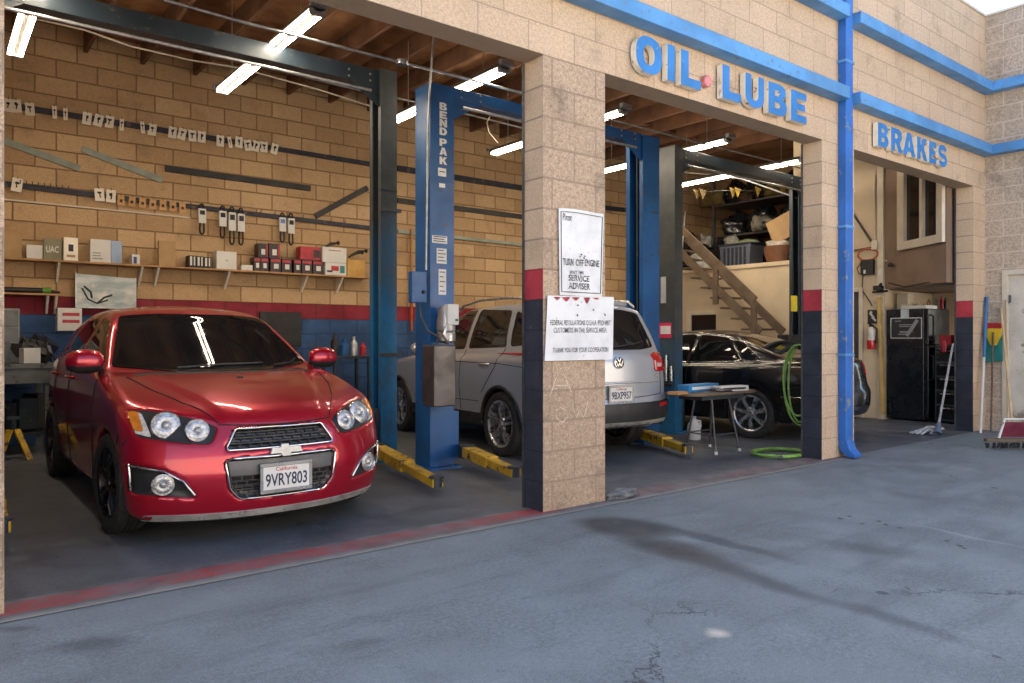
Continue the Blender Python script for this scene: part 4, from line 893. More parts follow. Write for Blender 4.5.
# dark grey above, blending into teal-blue below across a soft noisy band
def two_tone(name, zc, soft):
    m, nt, b = new_mat(name); t = NT(nt); co = t.n('ShaderNodeTexCoord').outputs['Object']; s_ = t.n('ShaderNodeSeparateXYZ'); t.l(co, s_.inputs[0])
    z = t.math('ADD', s_.outputs[2], t.math('MULTIPLY', t.math('SUBTRACT', t.noise(co, 3, 6, .65), .5), soft * 1.6))
    k = t.ramp(z, zc - soft, zc + soft); n = t.ramp(t.noise(co, 5, 6, .7), .35, .7)
    lo = t.mix(n, (.015,.16,.36), (.03,.10,.17)); hi = t.mix(n, (.035,.042,.045), (.06,.068,.068)); c = t.mix(k, lo, hi)
    w = t.ramp(t.noise(co, 18, 7, .75), .60, .68); c = t.mix(t.math('MULTIPLY', w, .7), c, (.06,.05,.045))
    t.l(c, b.inputs['Base Color']); b.inputs['Roughness'].default_value = .42; return m
m_two = two_tone('teal_below_grey_post', 1.9, .7)
m_two_dark = two_tone('dark_grey_post_with_teal_foot', .75, .9)
def post(mb, x0, x1, y0, y1, z0, z1, op, th=.018, lip=.055):
    """C-section post open to +x or -x"""
    mb.box((x0, y0, z0), (x1, y0 + th, z1)); mb.box((x0, y1 - th, z0), (x1, y1, z1))
    if op < 0:
        mb.box((x1 - th, y0 + th, z0), (x1 - .0005, y1 - th, z1)); mb.box((x0 + .0005, y0 + th, z0), (x0 + th, y0 + lip, z1)); mb.box((x0 + .0005, y1 - lip, z0), (x0 + th, y1 - th, z1))
    else:
        mb.box((x0 + .0005, y0 + th, z0), (x0 + th, y1 - th, z1)); mb.box((x1 - th, y0 + th, z0), (x1 - .0005, y0 + lip, z1)); mb.box((x1 - th, y1 - lip, z0), (x1 - .0005, y1 - th, z1))
def bolt(mb, p, ax, r=.013, h=.014): mb.lathe([(r, 0), (r, h), (.001, h)], p, ax, 6)
def arm(root, p, q, w=.125, h=.095):
    p, q = Vector(p), Vector(q); d = (q - p).normalized(); s_ = Vector((-d.y, d.x, 0)); a = MB(); mid = p.lerp(q, .55)
    a.bar(p, mid, w, h); a.bar(mid - d * .05, q, w * .74, h * .7)
    ao = wpart(a, 'lift_arm', m_yel, root, bevel=.006)
    pv = MB(); pv.lathe([(w*.62, -h*.62), (w*.62, h*.62), (.001, h*.62)], p, (0,0,1), 20); wpart(pv, 'arm_pivot', m_dgrey, ao, smooth=40)
    pd = MB(); pd.lathe([(.045, -h*.35), (.045, h*.38), (.06, h*.38), (.06, h*.52), (.001, h*.52)], q - d * .03, (0,0,1), 16); wpart(pd, 'arm_pad', m_dgrey, ao, smooth=40)
    return ao
def lift(label, L, Rr, y0, y1, ztop, zb, mat_l, mat_r, mat_b):
    """L, Rr: (x0, x1) of the two posts, zb: (bottom, top) of the overhead beam"""
    r = thing('car_lift', label, 'car lift', ((L[1] + Rr[0]) / 2, (y0 + y1) / 2, .004), group='two post lifts between the bays')
    for (x0, x1), op, mt in ((L, 1, mat_l), (Rr, -1, mat_r)):
        p = MB(); post(p, x0, x1, y0, y1, .03, ztop, op); po = wpart(p, 'post', mt, r)
        bp = MB(); bp.box((x0 - .05, y0 - .06, .005), (x1 + .05, y1 + .06, .029))
        for dx in (-.03, .03):
            for yy in (y0 - .035, y1 + .035): bolt(bp, ((x0+x1)/2 + dx * 3, yy, .029), (0,0,1))
        wpart(bp, 'base_plate', mt, r)
        cap = MB(); cap.box((x0 - .004, y0 - .004, ztop + .0005), (x1 + .004, y1 + .004, ztop + .012)); wpart(cap, 'post_cap', mt, po)
        rd = MB(); xc = x0 + .05 if op < 0 else x1 - .05; rd.tube([(xc, (y0+y1)/2, .1), (xc, (y0+y1)/2, ztop - .1)], .016, 10); wpart(rd, 'lift_cylinder', m_dgrey, po, smooth=50)
        jt = MB(); jt.box((x0 - .003, y0 - .003, 2.62), (x1 + .003, y0 + .03, 2.632)); wpart(jt, 'joint_plate', mat_b, po)
        cr = MB(); xa, xb = (x0 - .07, x0 - .004) if op < 0 else (x1 + .004, x1 + .07); cr.box((xa, y0 + .02, .07), (xb, y1 - .02, .52)); wpart(cr, 'carriage', mat_b, r, bevel=.006)
    b_ = MB(); b_.box((L[1] - .02, y0 + .03, zb[0]), (Rr[0] + .02, y1 - .05, zb[1]))
    bo = wpart(b_, 'overhead_beam', mat_b, r, bevel=.004)
    for xa, s_ in ((L[1] + .001, 1), (Rr[0] - .001, -1)):
        g_ = MB(); g_.prism([(0, 0), (s_*.32, 0), (0, -.20)], (xa, y0 + .032, zb[0] - .001), (1,0,0), (0,0,1), (0,1,0), .012); wpart(g_, 'gusset', mat_b, bo)
        for dx in (.10, .32):
            for dz in (.03, .09):
                bb = MB(); bolt(bb, (xa + s_*dx, y0 + .03, zb[0] + dz), (0,-1,0), .011, .01); wpart(bb, 'bolt', m_galv, bo)
    sw = MB(); sw.tube([(L[1] + .1, y0 + .01, zb[0] - .07), (Rr[0] - .1, y0 + .01, zb[0] - .07)], .016, 8); wpart(sw, 'limit_bar', m_galv, bo, smooth=50)
    return r
A_ = lift('dark grey lift over the red hatchback, its blue worn post beside the lettered post', (.06, .24), (3.449, 3.624), 6.45, 6.68, 3.78, (3.63, 3.78), m_dgrey, m_two, m_dgrey)
arm(A_, (3.33, 6.30, .16), (3.06, 4.82, .10)); arm(A_, (3.33, 6.80, .16), (2.75, 7.9, .16)); arm(A_, (.34, 6.30, .16), (.335, 5.05, .14)); arm(A_, (.36, 6.85, .16), (.5, 7.9, .16))
for z_ in (1.02, 2.42):
    cl = MB(); cl.box((3.43, 6.425, z_), (3.66, 6.449, z_ + .035)); wpart(cl, 'clamp', m_steel, A_)
B2_ = lift('bright blue two post lift over the silver crossover, with white vertical lettering', (3.594, 3.85), (6.42, 6.70), 5.79, 6.05, 3.5, (3.42, 3.53), m_lblue, m_lblue, m_lblue)
arm(B2_, (3.93, 5.70, .16), (3.72, 4.70, .12)); arm(B2_, (3.95, 6.15, .16), (4.35, 7.1, .14)); arm(B2_, (6.33, 5.70, .13), (6.00, 4.80, .085), h=.10); arm(B2_, (6.33, 6.15, .16), (5.95, 7.2, .14))
m_white = pm('white_sign_vinyl', (.72,.72,.70), .45, var=.08)
tx = MB(); zc = WY(442, 104, 5.789).z
for i, ch in enumerate('BENDPAK'):
    z_ = WY(442, (106.3, 114.8, 123, 131.3, 142.3, 151.2, 160.6)[i], 5.789).z
    vs, fs = glyph(ch, .080, .068, .002); tx.add([(3.732 + v[0], 5.7875 - v[2], z_ + v[1]) for v in vs], fs)
wpart(tx, 'lettering', m_white, B2_)
def decal(x0, x1, y0, y1, marks=None):
    d = MB(); a, q = WY(x0, y0, 5.789), WY(x1, y1, 5.789); d.box((a.x, 5.786, q.z), (q.x, 5.7885, a.z)); do = wpart(d, 'decal', m_white, B2_)
    if marks:
        k = MB(); n = marks
        for i in range(n):
            z_ = q.z + (a.z - q.z) * (i + .7) / (n + .4); k.box((a.x + .012, 5.7845, z_), (q.x - .012 - .02 * (i % 2), 5.7858, z_ + .008))
        wpart(k, 'small_print', m_trimk, do)
m_trimk = pm('black_print', (.015,.015,.017), .5)
for a in ((438, 446, 167.5, 177, 1), (439, 445, 183, 188, 0), (432, 447, 235, 244, 3), (436.5, 446.5, 248, 264, 4), (438.5, 446, 269, 295, 5)): decal(a[0], a[1], a[2], a[3], a[4])
# power unit on the lettered post
pu = thing('hydraulic_power_unit', 'grey oil tank with motor and switch box bolted to the blue lettered post', 'power unit', (3.86, 5.64, .7))
def PY(x, y, Y=5.60): return WY(x, y, Y)
def pbox(name, x0, x1, y0, y1, Y, dep, mt, bev=.008, par=None):
    a, q = WY(x0, y0, Y), WY(x1, y1, Y); b_ = MB(); b_.box((a.x, Y, q.z), (q.x, Y + dep, a.z)); return wpart(b_, name, mt, par or pu, bevel=bev)
m_tank = pm('scuffed_grey_tank', (.11,.10,.10), .35, metal=.5, var=.35, scale=5)
pbox('oil_tank', 434, 456, 345, 406, 5.58, .20, m_tank, .012)
mo = MB(); a = PY(446, 343, 5.66); q = PY(446, 306, 5.66); mo.lathe([(.001, 0), (.05, 0), (.085, .02), (.085, .09), (.075, .10), (.085, .11), (.085, .2), (.06, (q-a).length), (.001, (q-a).length)], a, (0,0,1), 20); mo_ = wpart(mo, 'motor', m_galv, pu, smooth=40)
pbox('switch_box', 448, 459, 304, 325, 5.56, .06, m_white, .006); 
gb = MB(); a = PY(456.5, 320, 5.559); gb.lathe([(.012, 0), (.012, .012), (.001, .012)], a, (0,-1,0), 14); wpart(gb, 'start_button', pm('green_button', (.03,.25,.06), .4), pu)
hs = MB(); hs.tube([WY(419, 303, 5.76), WY(421, 318, 5.72), WY(428, 331, 5.66), WY(437, 336, 5.62), WY(440, 340, 5.62)], .011, 8); wpart(hs, 'hose', m_steel, pu, smooth=60)
hb = MB(); hb.tube([WY(446, 326, 5.6), WY(444, 334, 5.58), WY(448, 343, 5.6)], .02, 8); hb.lathe([(.03,0),(.03,.05),(.001,.05)], WY(450, 341, 5.6), (0,0,1), 12); wpart(hb, 'valve', m_rod, pu, smooth=50)
cb = MB(); a, q = WY(412, 271, 5.72), WY(427, 303, 5.72); cb.box((a.x, 5.72, q.z), (q.x, 5.787, a.z)); cbx = single(cb, 'control_box', m_lblue, 'small blue control box with black knob on the left edge of the lettered post', 'control box', bevel=.006)
kb = MB(); kb.lathe([(.018, 0), (.014, .02), (.001, .02)], WY(423.5, 292, 5.72), (0,-1,0), 16); wpart(kb, 'knob', m_trimk, cbx)
cd_ = MB(); cd_.tube([(3.672, 5.77, 4.53), WY(430, 82, 5.76), WY(428, 130, 5.76), WY(427, 200, 5.76), WY(426, 270, 5.76)], .010, 8); single(cd_, 'conduit', m_galv, 'thin grey conduit dropping from the joists down the blue lettered post', 'conduit', smooth=60)
C_ = lift('dark lift of the third bay, its plain post teal below with a pink sticker', (7.37, 7.52), (10.36, 10.52), 6.12, 6.39, 3.60, (3.46, 3.60), m_two_dark, m_dgrey, m_dgrey)
arm(C_, (7.62, 6.0, .16), (7.95, 5.55, .14)) if 0 else None
dc = MB(); a, q = WX(659.5, 323, 7.366), WX(671.5, 338, 7.366); dc.box((7.362, q.y, q.z), (7.3685, a.y, a.z)); so_ = wpart(dc, 'sticker', pm('pink_sticker', (.62,.03,.10), .45), C_)
dc = MB(); a, q = WX(660.5, 326, 7.36), WX(670.5, 334, 7.36); dc.box((7.3595, q.y, q.z), (7.3615, a.y, a.z)); wpart(dc, 'sticker_panel', m_white, so_)
dc = MB(); a, q = WX(661, 277, 7.366), WX(666, 303, 7.366); dc.box((7.362, q.y, q.z), (7.3685, a.y, a.z)); wpart(dc, 'decal', pm('grey_decal', (.4,.42,.43), .4), C_)
for i, x_ in enumerate((661, 666, 671)):
    a = WX(x_, (385, 381, 381)[i], 7.33); q = WX(x_, (357, 355, 366)[i], 7.33)
    t_ = MB(); t_.lathe([(.02, 0), (.02, (q-a).length * .8), (.014, (q-a).length * .8), (.014, (q-a).length), (.001, (q-a).length)], a, (0,0,1), 14)
    single(t_, 'arm_adapter', m_rod, ('tall steel lift adapter nearest the silver crossover, hung on the teal post', 'middle and tallest steel lift adapter hung on the teal post', 'short steel lift adapter hung on the street side of the teal post')[i], 'lift adapter', group='steel adapters on the lift post', smooth=40)
rk = MB(); a, q = WX(659, 384, 7.35), WX(672.5, 384, 7.35); rk.bar((7.325, a.y, a.z), (7.325, q.y, q.z - .0), .08, .012); rk.box((7.35, q.y, q.z - .03), (7.368, a.y, q.z + .02)); wpart(rk, 'adapter_rack', m_steel, C_)
# ------------------------------------------------------------------ things on and along the tan back wall
YW = YB - .004
m_card = pm('off_white_card', (.86,.80,.68), .6, var=.12); m_dark = pm('dark_rail_paint', (.018,.020,.036), .6, var=.3, scale=8, wear=.15, wcol=(.12,.1,.08))
m_green = pm('pale_green_steel', (.26,.30,.25), .5, var=.2, scale=6); m_black = pm('black_rubber', (.012,.012,.012), .55, var=.3)
m_brk = pm('white_bracket', (.85,.80,.70), .5, var=.1); m_card2 = pm('brown_card', (.60,.33,.12), .65, var=.2); m_ply = pm('shelf_board', (.42,.23,.09), .6, var=.25, scale=4)
m_cardb = pm('corrugated_cardboard', (.42,.27,.13), .75, var=.15, scale=3); m_wht = pm('white_box_card', (.66,.65,.62), .5, var=.08)
def strip(name, label, cat, pts, w, dep, mt, Y=YW):
    b_ = MB(); P = [WY(x, y, Y) for x, y in pts]
    for a, q in zip(P[:-1], P[1:]):
        d = (q - a).normalized(); n_ = Vector((-d.z, 0, d.x)) * w / 2
        b_.prism([(a.x + n_.x, a.z + n_.z), (a.x - n_.x, a.z - n_.z), (q.x - n_.x, q.z - n_.z), (q.x + n_.x, q.z + n_.z)], (0, Y, 0), (1,0,0), (0,0,1), (0,-1,0), dep)
    return single(b_, name, mt, label, cat)
Z1, Z2 = WY(200, 135, YW).z, WY(200, 207, YW).z
u1 = strip('wall_rail', 'long dark rail high on the tan block wall, hung with white cards', 'wall rail', [(2, 104.5), (377, 165.5)], .06, .04, m_dark)
u2 = strip('wall_rail', 'dark rail low on the tan block wall, hung with cards and belts', 'wall rail', [(2, 184), (377, 229)], .055, .04, m_dark)
strip('wall_rail', 'dark upper rail showing between the lift posts and the block pillar', 'wall rail', [(397, 168.5), (523, 188.5)], .085, .04, m_dark)
strip('wall_rail', 'dark lower rail showing behind the blue lettered post', 'wall rail', [(397, 231.5), (523, 245)], .05, .04, m_green)
strip('wall_rail', 'dark rail on the block wall seen in the middle bay', 'wall rail', [(604, 208), (662, 214)], .08, .04, m_dark)
strip('angle_strip', 'pale green steel strip slanting down by the left edge of the bay', 'metal strip', [(4, 141), (80, 169)], .075, .02, m_green)
strip('angle_strip', 'pale green steel strip slanting down to the right, between the two rails', 'metal strip', [(82, 149), (162, 180.5)], .075, .02, m_green)
strip('angle_strip', 'black flat bar sloping gently between the two rails', 'metal strip', [(165, 168.5), (310, 188.5)], .075, .03, m_black)
strip('angle_strip', 'short dark bar tilted up to the right beside the grey lift post', 'metal strip', [(315, 216.5), (367, 188)], .075, .03, m_black)
strip('angle_strip', 'dark flat bar on the wall between the lettered post and the pillar', 'metal strip', [(397, 200.5), (523, 217)], .075, .03, m_black)
strip('conduit', 'thin pale conduit running under the lower rail at the left', 'conduit', [(4, 199.5), (190, 218)], .018, .02, m_cream)
rng0 = random.Random(44)
SHAPES = ([(-.24,.22),(.24,.24),(.24,.12),(.05,.08),(0,-.24),(-.13,-.24),(-.09,.08),(-.24,.1)], [(-.2,.25),(.05,.28),(.22,.1),(.1,-.02),(.02,-.26),(-.1,-.22),(-.04,.02),(-.18,.1)], [(-.12,.26),(.16,.22),(.18,.05),(.02,-.05),(.06,-.25),(-.08,-.26),(-.12,0)], [(-.22,.12),(-.05,.24),(.22,.16),(.12,.04),(.0,.06),(.06,-.18),(-.06,-.24),(-.08,.02)])
def card(px, py, w, h, tilt, mt, kind, label, group):
    p = WY(px, py, YW - .05); c_ = MB(); ex = Vector((math.cos(tilt), random.uniform(-.35, .1), math.sin(tilt))).normalized(); ez = Vector((-math.sin(tilt), 0, math.cos(tilt)))
    ey = ez.cross(ex).normalized(); c_.prism([(-w/2,-h/2),(w/2,-h/2),(w/2,h/2),(-w/2,h/2)], p, ex, ez, ey, .004)
    o = single(c_, 'hang_card', mt, label, 'hang card', group)
    k = MB(); f = -ey * .0035 if ey.y > 0 else ey * .0075
    shp = rng0.choice(SHAPES); sc_ = rng0.uniform(.85, 1.15) * rng0.choice((-1, 1))
    k.prism([(p_[0]*w*sc_, p_[1]*h) for p_ in shp] if kind else [(-w*.24,h*.22),(w*.24,h*.24),(w*.24,h*.12),(w*.05,h*.08),(-.0,-h*.24),(-w*.13,-h*.24),(-w*.09,h*.08),(-w*.24,h*.1)] if kind else [(-w*.2,-h*.2),(w*.2,-h*.2),(w*.2,h*.1),(-w*.2,h*.1)], p + f, ex, ez, -ey, .003)
    wpart(k, 'hardware' if kind else 'clear_pack', m_black if kind else m_dark, o)
    hk = MB(); t_ = p + ez * h/2; hk.tube([t_ - ez * .012, t_ + Vector((0, .0, .02)), t_ + Vector((0, .045, .025))], .003, 5); wpart(hk, 'hook', m_steel, o)
for i, x in enumerate((8, 16.5, 29.7, 54.6, 65.5, 87, 98.5, 109.6, 121.8, 142.6, 152.3, 172.6, 182, 192.4, 201.8, 220.3, 230, 239, 248, 256, 264, 274.6)):
    y = 104.5 + (x - 2) * .1627 + random.uniform(-1, 1); narrow = i in (3, 4, 8, 9, 16)
    card(x, y, .045 if narrow else .092, .145, random.choice((-.22,-.1,-.03,.03,.08,.18)), m_card, True, 'white card with a dark part, hanging in the row on the upper wall rail', 'white cards on the upper wall rail')
for i, x in enumerate((17, 99.5, 111)):
    card(x, 184 + (x - 2) * .12 - 1, .10, .15, random.uniform(-.15, .15), m_card, True, 'larger white card with a dark part, hanging on the lower wall rail', 'white cards on the lower wall rail')
for i, x in enumerate((121, 132, 142.6, 152.8, 163, 173, 182.5)):
    card(x, 184.5 + (x - 2) * .12 + 1.5, .075, .12, random.uniform(-.06, .06), m_card2, False, 'small brown card pack hanging on the lower wall rail', 'brown packs on the lower wall rail')
for i in range(16):
    x = 20 + i * 6 if i < 9 else 260 + (i - 9) * 14; p = WY(x, 184 + (x - 2) * .12 - 2, YW - .04)
    k = MB(); k.tube([p + Vector((0,.03,0)), p + Vector((0,-.04,.01)), p + Vector((0,-.05,.04))], .005, 5); single(k, 'rail_hook', m_steel, 'empty steel hook sticking out of the lower wall rail', 'hook', 'empty hooks on the lower wall rail')
# drive belts in sleeves
for x, y0, y1, lb in ((202, 204, 234, 'black drive belt in a white sleeve, hanging alone left of the other belts'), (222.6, 206, 238, 'short looped drive belt in a white sleeve beside two longer belts'), (232, 206.5, 244.5, 'long drive belt in a white sleeve between two other belts'), (241, 208, 245, 'long drive belt in a white sleeve at the right of its three'), (282.3, 213, 242, 'drive belt in a sleeve with a blue top, next to a striped one'), (291, 213.5, 245, 'drive belt in a tall white sleeve, nearest the tilted dark bar')):
    a, q = WY(x, y0, YW - .06), WY(x, y1, YW - .06); h = a.z - q.z; r_ = thing('drive_belt', lb, 'drive belt', (a.x, a.y, q.z), group='drive belts on the lower wall rail')
    w = .05; bm_ = MB(); pts = [(a.x + w*math.sin(t_) * (.75 + .35*math.cos(2*t_)), a.y, (a.z+q.z)/2 + h/2*math.cos(t_)) for t_ in np.linspace(0, 2*math.pi, 24, endpoint=False)]
    bm_.tube(pts, .011, 6, closed=True); wpart(bm_, 'belt', m_black, r_, smooth=60)
    sl = MB(); sl.box((a.x - .045, a.y - .02, q.z + h*.36), (a.x + .045, a.y + .02, a.z - h*.16)); so_ = wpart(sl, 'sleeve', m_wht, r_)
    st = MB(); st.box((a.x - .03, a.y - .023, a.z - h*.36), (a.x + .03, a.y - .0205, a.z - h*.22)); wpart(st, 'sleeve_print', pm('blue_print', (.1,.2,.4), .5) if x > 280 and x < 285 else m_dark, so_)
# shelf
sh = thing('wall_shelf', 'long thin wooden shelf full of boxes on white brackets', 'shelf', (2.3, YW, 2.0))
a, q = WY(3, 255, YW - .26), WY(369, 277, YW - .26); zs_ = 2.075
b_ = MB(); b_.box((.35, YW - .26, zs_ - .022), (5.62 if 0 else WY(371, 277, YW - .26).x, YW - .002, zs_)); wpart(b_, 'board', m_ply, sh, bevel=.003)
for x in (57, 139, 155, 225, 302, 337):
    X = WY(x, 270, YW - .03).x; k = MB(); k.prism([(0,0),(-.22,0),(-.22,-.012),(-.015,-.22),(0,-.22)], (X - .012, YW - .002, zs_ - .023), (0,1,0), (0,0,1), (1,0,0), .024); wpart(k, 'bracket', m_brk, sh)
def sbox(x0, x1, y0, name, label, mt, dep=.16, Y=YW - .24, z0=None, tilt=0, bev=.002, extra=None, grp=None, cat='box'):
    """box standing on the shelf: its front at Y, pixels x0..x1 across and y0 at the top"""
    A0, A1 = WY(x0, y0, Y), WY(x1, y0, Y); zb_ = zs_ if z0 is None else z0; zt = (A0.z + A1.z) / 2; b_ = MB(); b_.box((A0.x, Y, zb_ + .001), (A1.x, Y + dep, zt)); o = single(b_, name, mt, label, cat, grp, bevel=bev); o.rotation_euler[2] = 0 if grp or z0 else rng0.uniform(-.09, .09)
    if extra:
        for txt, mt2, fx, fz, w_, h_ in extra:
            k = MB(); p = Vector((A0.x + (A1.x - A0.x) * fx, Y - .0015, zb_ + (zt - zb_) * fz))
            if txt: put_text(k, txt, .1, p, (1,0,0), (0,0,1), depth=.001, bold=.002, fit=((A1.x-A0.x)*w_, (zt-zb_)*h_))
            else: k.box((p.x - (A1.x-A0.x)*w_/2, Y - .0025, p.z - (zt-zb_)*h_/2), (p.x + (A1.x-A0.x)*w_/2, Y - .0008, p.z + (zt-zb_)*h_/2))
            wpart(k, 'print', mt2, o)
    return o, zt
m_uac = pm('olive_box_print', (.22,.21,.13), .6); m_lblu = pm('pale_blue_card', (.30,.40,.58), .5); m_filt = pm('dark_filter_box', (.035,.018,.022), .45, var=.4, scale=14); m_redp = pm('red_box_print', (.42,.02,.035), .45, var=.25, scale=10); m_tealp = pm('teal_print', (.03,.22,.20), .5)
sbox(2, 22.5, 232, 'cardboard_box', 'plain brown cardboard box at the left end of the wall shelf', m_cardb)
sbox(27, 43, 245, 'parts_box', 'small low white box beside the brown carton on the shelf', m_wht)
sbox(44, 62, 239, 'parts_box', 'olive box marked UAC on the shelf', m_uac, extra=[('UAC', m_wht, .5, .5, .7, .32)])
sbox(63, 77.5, 237.5, 'parts_box', 'pale box with a dark round mark next to the olive UAC box', m_card, extra=[(None, m_dark, .5, .55, .35, .3), (None, m_cardb, .5, .2, .6, .1)])
sbox(90.5, 111, 239.5, 'parts_box', 'white box with small print standing against a pale blue one', m_wht, extra=[(None, m_green, .3, .4, .4, .05), (None, m_green, .3, .28, .4, .05), (None, m_green, .35, .16, .5, .05)])
sbox(111.5, 122, 241, 'parts_box', 'pale blue box against the white printed one on the shelf', m_lblu)
sbox(132, 140, 254.5, 'parts_box', 'tiny blue and white packet alone in the middle of the shelf', m_wht, extra=[(None, pm('navy_print', (.03,.05,.2), .5), .4, .4, .4, .7)])
sbox(159, 175.5, 241, 'envelope_box', 'tan mailer with a folded flap propped on the shelf', m_cardb, dep=.06)
for i, (x0, x1) in enumerate(((189, 196), (196.5, 203.5), (204, 211))):
    sbox(x0, x1, 255.5 + i * .8, 'parts_box', ('black and white striped packet nearest the tan mailer', 'black and white striped packet in the middle of three', 'black and white striped packet beside the plain white cube box')[i], m_black, grp='striped packets on the shelf', extra=[(None, m_wht, .3, .55, .28, .75), (None, m_wht, .78, .55, .2, .75)])
sbox(216.5, 236.5, 251.5, 'parts_box', 'plain white cube box on the shelf', m_wht, extra=[(None, m_green, .5, .5, .15, .05)])
sbox(242, 253, 265, 'parts_box', 'flat white box lying in front of the dark filter boxes', m_wht)
lab = 'small dark oil filter box with red and white print, in the stack on the shelf'
zz = 0
for x0, x1 in ((254, 260.5), (261, 268.5), (270.5, 281), (282, 291.5), (294, 301), (302, 312), (313, 323)):
    o, zz = sbox(x0, x1, 257.3 + (x0 - 254) * .055, 'filter_box', lab, m_filt, grp='dark filter boxes on the shelf', extra=[(None, m_redp, .5, .82, .9, .18), (None, m_wht, .55, .42, .45, .35)], Y=YW - .22)
for x0, x1 in ((258.5, 268), (269, 280)):
    sbox(x0, x1, 243.5, 'filter_box', 'dark filter box in the upper layer of the left stack on the shelf', m_filt, grp='upper filter boxes on the shelf', z0=WY(265, 257.8, YW - .22).z + .003, Y=YW - .22, extra=[(None, m_redp, .9, .5, .15, .9), (None, m_wht, .5, .4, .4, .4)])
sbox(300.5, 320.5, 247, 'parts_box', 'wine red box on top of the right filter boxes', m_redp, z0=WY(312, 260.3, YW - .22).z + .004, Y=YW - .22, extra=[(None, m_filt, .8, .5, .3, .6)])
o, zt = sbox(325, 346.5, 263, 'parts_box', 'white carton with red and teal marks under a larger white box', m_wht, Y=YW - .25, extra=[(None, m_redp, .45, .55, .35, .4), (None, m_tealp, .8, .5, .22, .6), (None, m_dark, .2, .3, .25, .15)])
sbox(322.5, 346.5, 247.5, 'parts_box', 'largest white box on the shelf, stacked on the red and teal one', m_wht, z0=zt + .002, Y=YW - .25, extra=[(None, m_redp, .5, .8, .5, .05)])
o, zt = sbox(347.5, 365, 260, 'cardboard_box', 'golden brown open carton at the post end of the shelf', pm('golden_card', (.52,.30,.08), .7), Y=YW - .24)
for i, (x0, y0, x1, y1) in enumerate(((325, 247.5, 338, 243), (349, 257, 362, 252.5), (352, 255, 366, 251))):
    k = MB(); a, q = WY(x0, y0, YW - .2), WY(x1, y1, YW - .16); k.tube([a, (a + q) / 2 + Vector((0, .02, .02)), q], [.014, .022, .010], 7); k.lathe([(.02, -.02), (.03, 0), (.02, .02)], q, (1, .2, .3), 10)
    single(k, 'metal_part', m_black, ('bent dark metal part lying on the largest white box', 'dark metal part lying in the golden carton', 'second dark metal part across the golden carton')[i], 'metal part', smooth=50)
# poster, short shelf and boxes near the bench
ps = thing('framed_poster', 'pale silver poster of a car bonnet leaning over the red stripe', 'poster', (1.4, YW - .06, 1.66))
m, nt, b = new_mat('pale_car_poster'); t = NT(nt); co = t.n('ShaderNodeTexCoord').outputs['Object']; mp = t.n('ShaderNodeMapping'); t.l(co, mp.inputs[0]); mp.inputs['Scale'].default_value = (1.6, 1, 5)
nz = t.noise(mp.outputs[0], 1.4, 3); c_ = t.mix(t.ramp(nz, .35, .62), (.48,.52,.53), (.24,.32,.33)); c_ = t.mix(t.ramp(t.noise(co, 6, 4), .5, .75), c_, (.62,.60,.52)); t.l(c_, b.inputs['Base Color']); b.inputs['Roughness'].default_value = .25
a, q = WY(76.5, 273.5, YW - .1), WY(135, 308, YW - .1); b_ = MB(); b_.prism([(a.x, q.z), (q.x, q.z), (q.x, a.z - .03), (a.x, a.z + .0)], (0, YW - .10, 0), (1,0,0), (0,0,1), (0,1,0), .018); wpart(b_, 'print_panel', m, ps)
for pts, w in (([(82, 288), (88, 299), (97, 303.5), (108, 300)], .010), ([(84, 286), (91, 292), (92, 298)], .012), ([(97, 303.5), (104, 297.5), (112, 295)], .012)):
    k = MB(); k.tube([WY(x, y, YW - .101) for x, y in pts], w, 5); wpart(k, 'car_outline', m_trimk, ps, smooth=60)
fr = MB(); X0, X1, Zb, Zt = a.x - .012, q.x + .012, q.z - .012, a.z + .012
for u0, u1, v0, v1 in ((X0, X1, Zb, Zb + .012), (X0, X0 + .012, Zb + .0125, Zt), (X1 - .012, X1, Zb + .0125, Zt - .03)): fr.box((u0, YW - .106, v0), (u1, YW - .08, v1))
wpart(fr, 'frame', m_galv, ps)
s2 = thing('wall_shelf', 'short wooden shelf with a black tool, low at the left of the back wall', 'shelf', (.9, YW, 1.75)); z2_ = WY(30, 293, YW - .2).z
b_ = MB(); b_.box((.35, YW - .22, z2_ - .02), (WY(62, 293, YW - .22).x, YW - .002, z2_)); wpart(b_, 'board', m_ply, s2)
for x in (46.5, 55):
    X = WY(x, 300, YW - .03).x; k = MB(); k.prism([(0,0),(-.18,0),(-.18,-.012),(-.015,-.2),(0,-.2)], (X - .012, YW - .002, z2_ - .021), (0,1,0), (0,0,1), (1,0,0), .024); wpart(k, 'bracket', m_brk, s2)
k = MB(); a, q = WY(4, 288, YW - .12), WY(60, 290, YW - .12); k.tube([Vector((a.x, a.y, z2_ + .035)), Vector((q.x - .15, q.y, z2_ + .035)), Vector((q.x, q.y, z2_ + .02))], [.03, .03, .012], 10); to = single(k, 'torque_wrench', m_black, 'long black tool with a green end lying on the short shelf', 'hand tool', smooth=50)
k = MB(); k.tube([Vector((q.x - .17, q.y, z2_ + .036)), Vector((q.x - .09, q.y, z2_ + .036))], .034, 10); wpart(k, 'grip', pm('green_grip', (.10,.30,.04), .5), to, smooth=50)
rb_, _ = sbox(57.5, 82, 308, 'parts_box', 'white box with red bands behind the roof of the red hatchback', m_wht, Y=YW - .3, z0=1.28, extra=[(None, m_redp, .55, .72, .7, .14), (None, m_redp, .55, .42, .7, .14)])
fs_ = MB(); fs_.box((.35, YW - .32, 1.24), (1.75, YW - .003, 1.279)); fo = wpart(fs_, 'board', m_ply, s2) if 0 else None
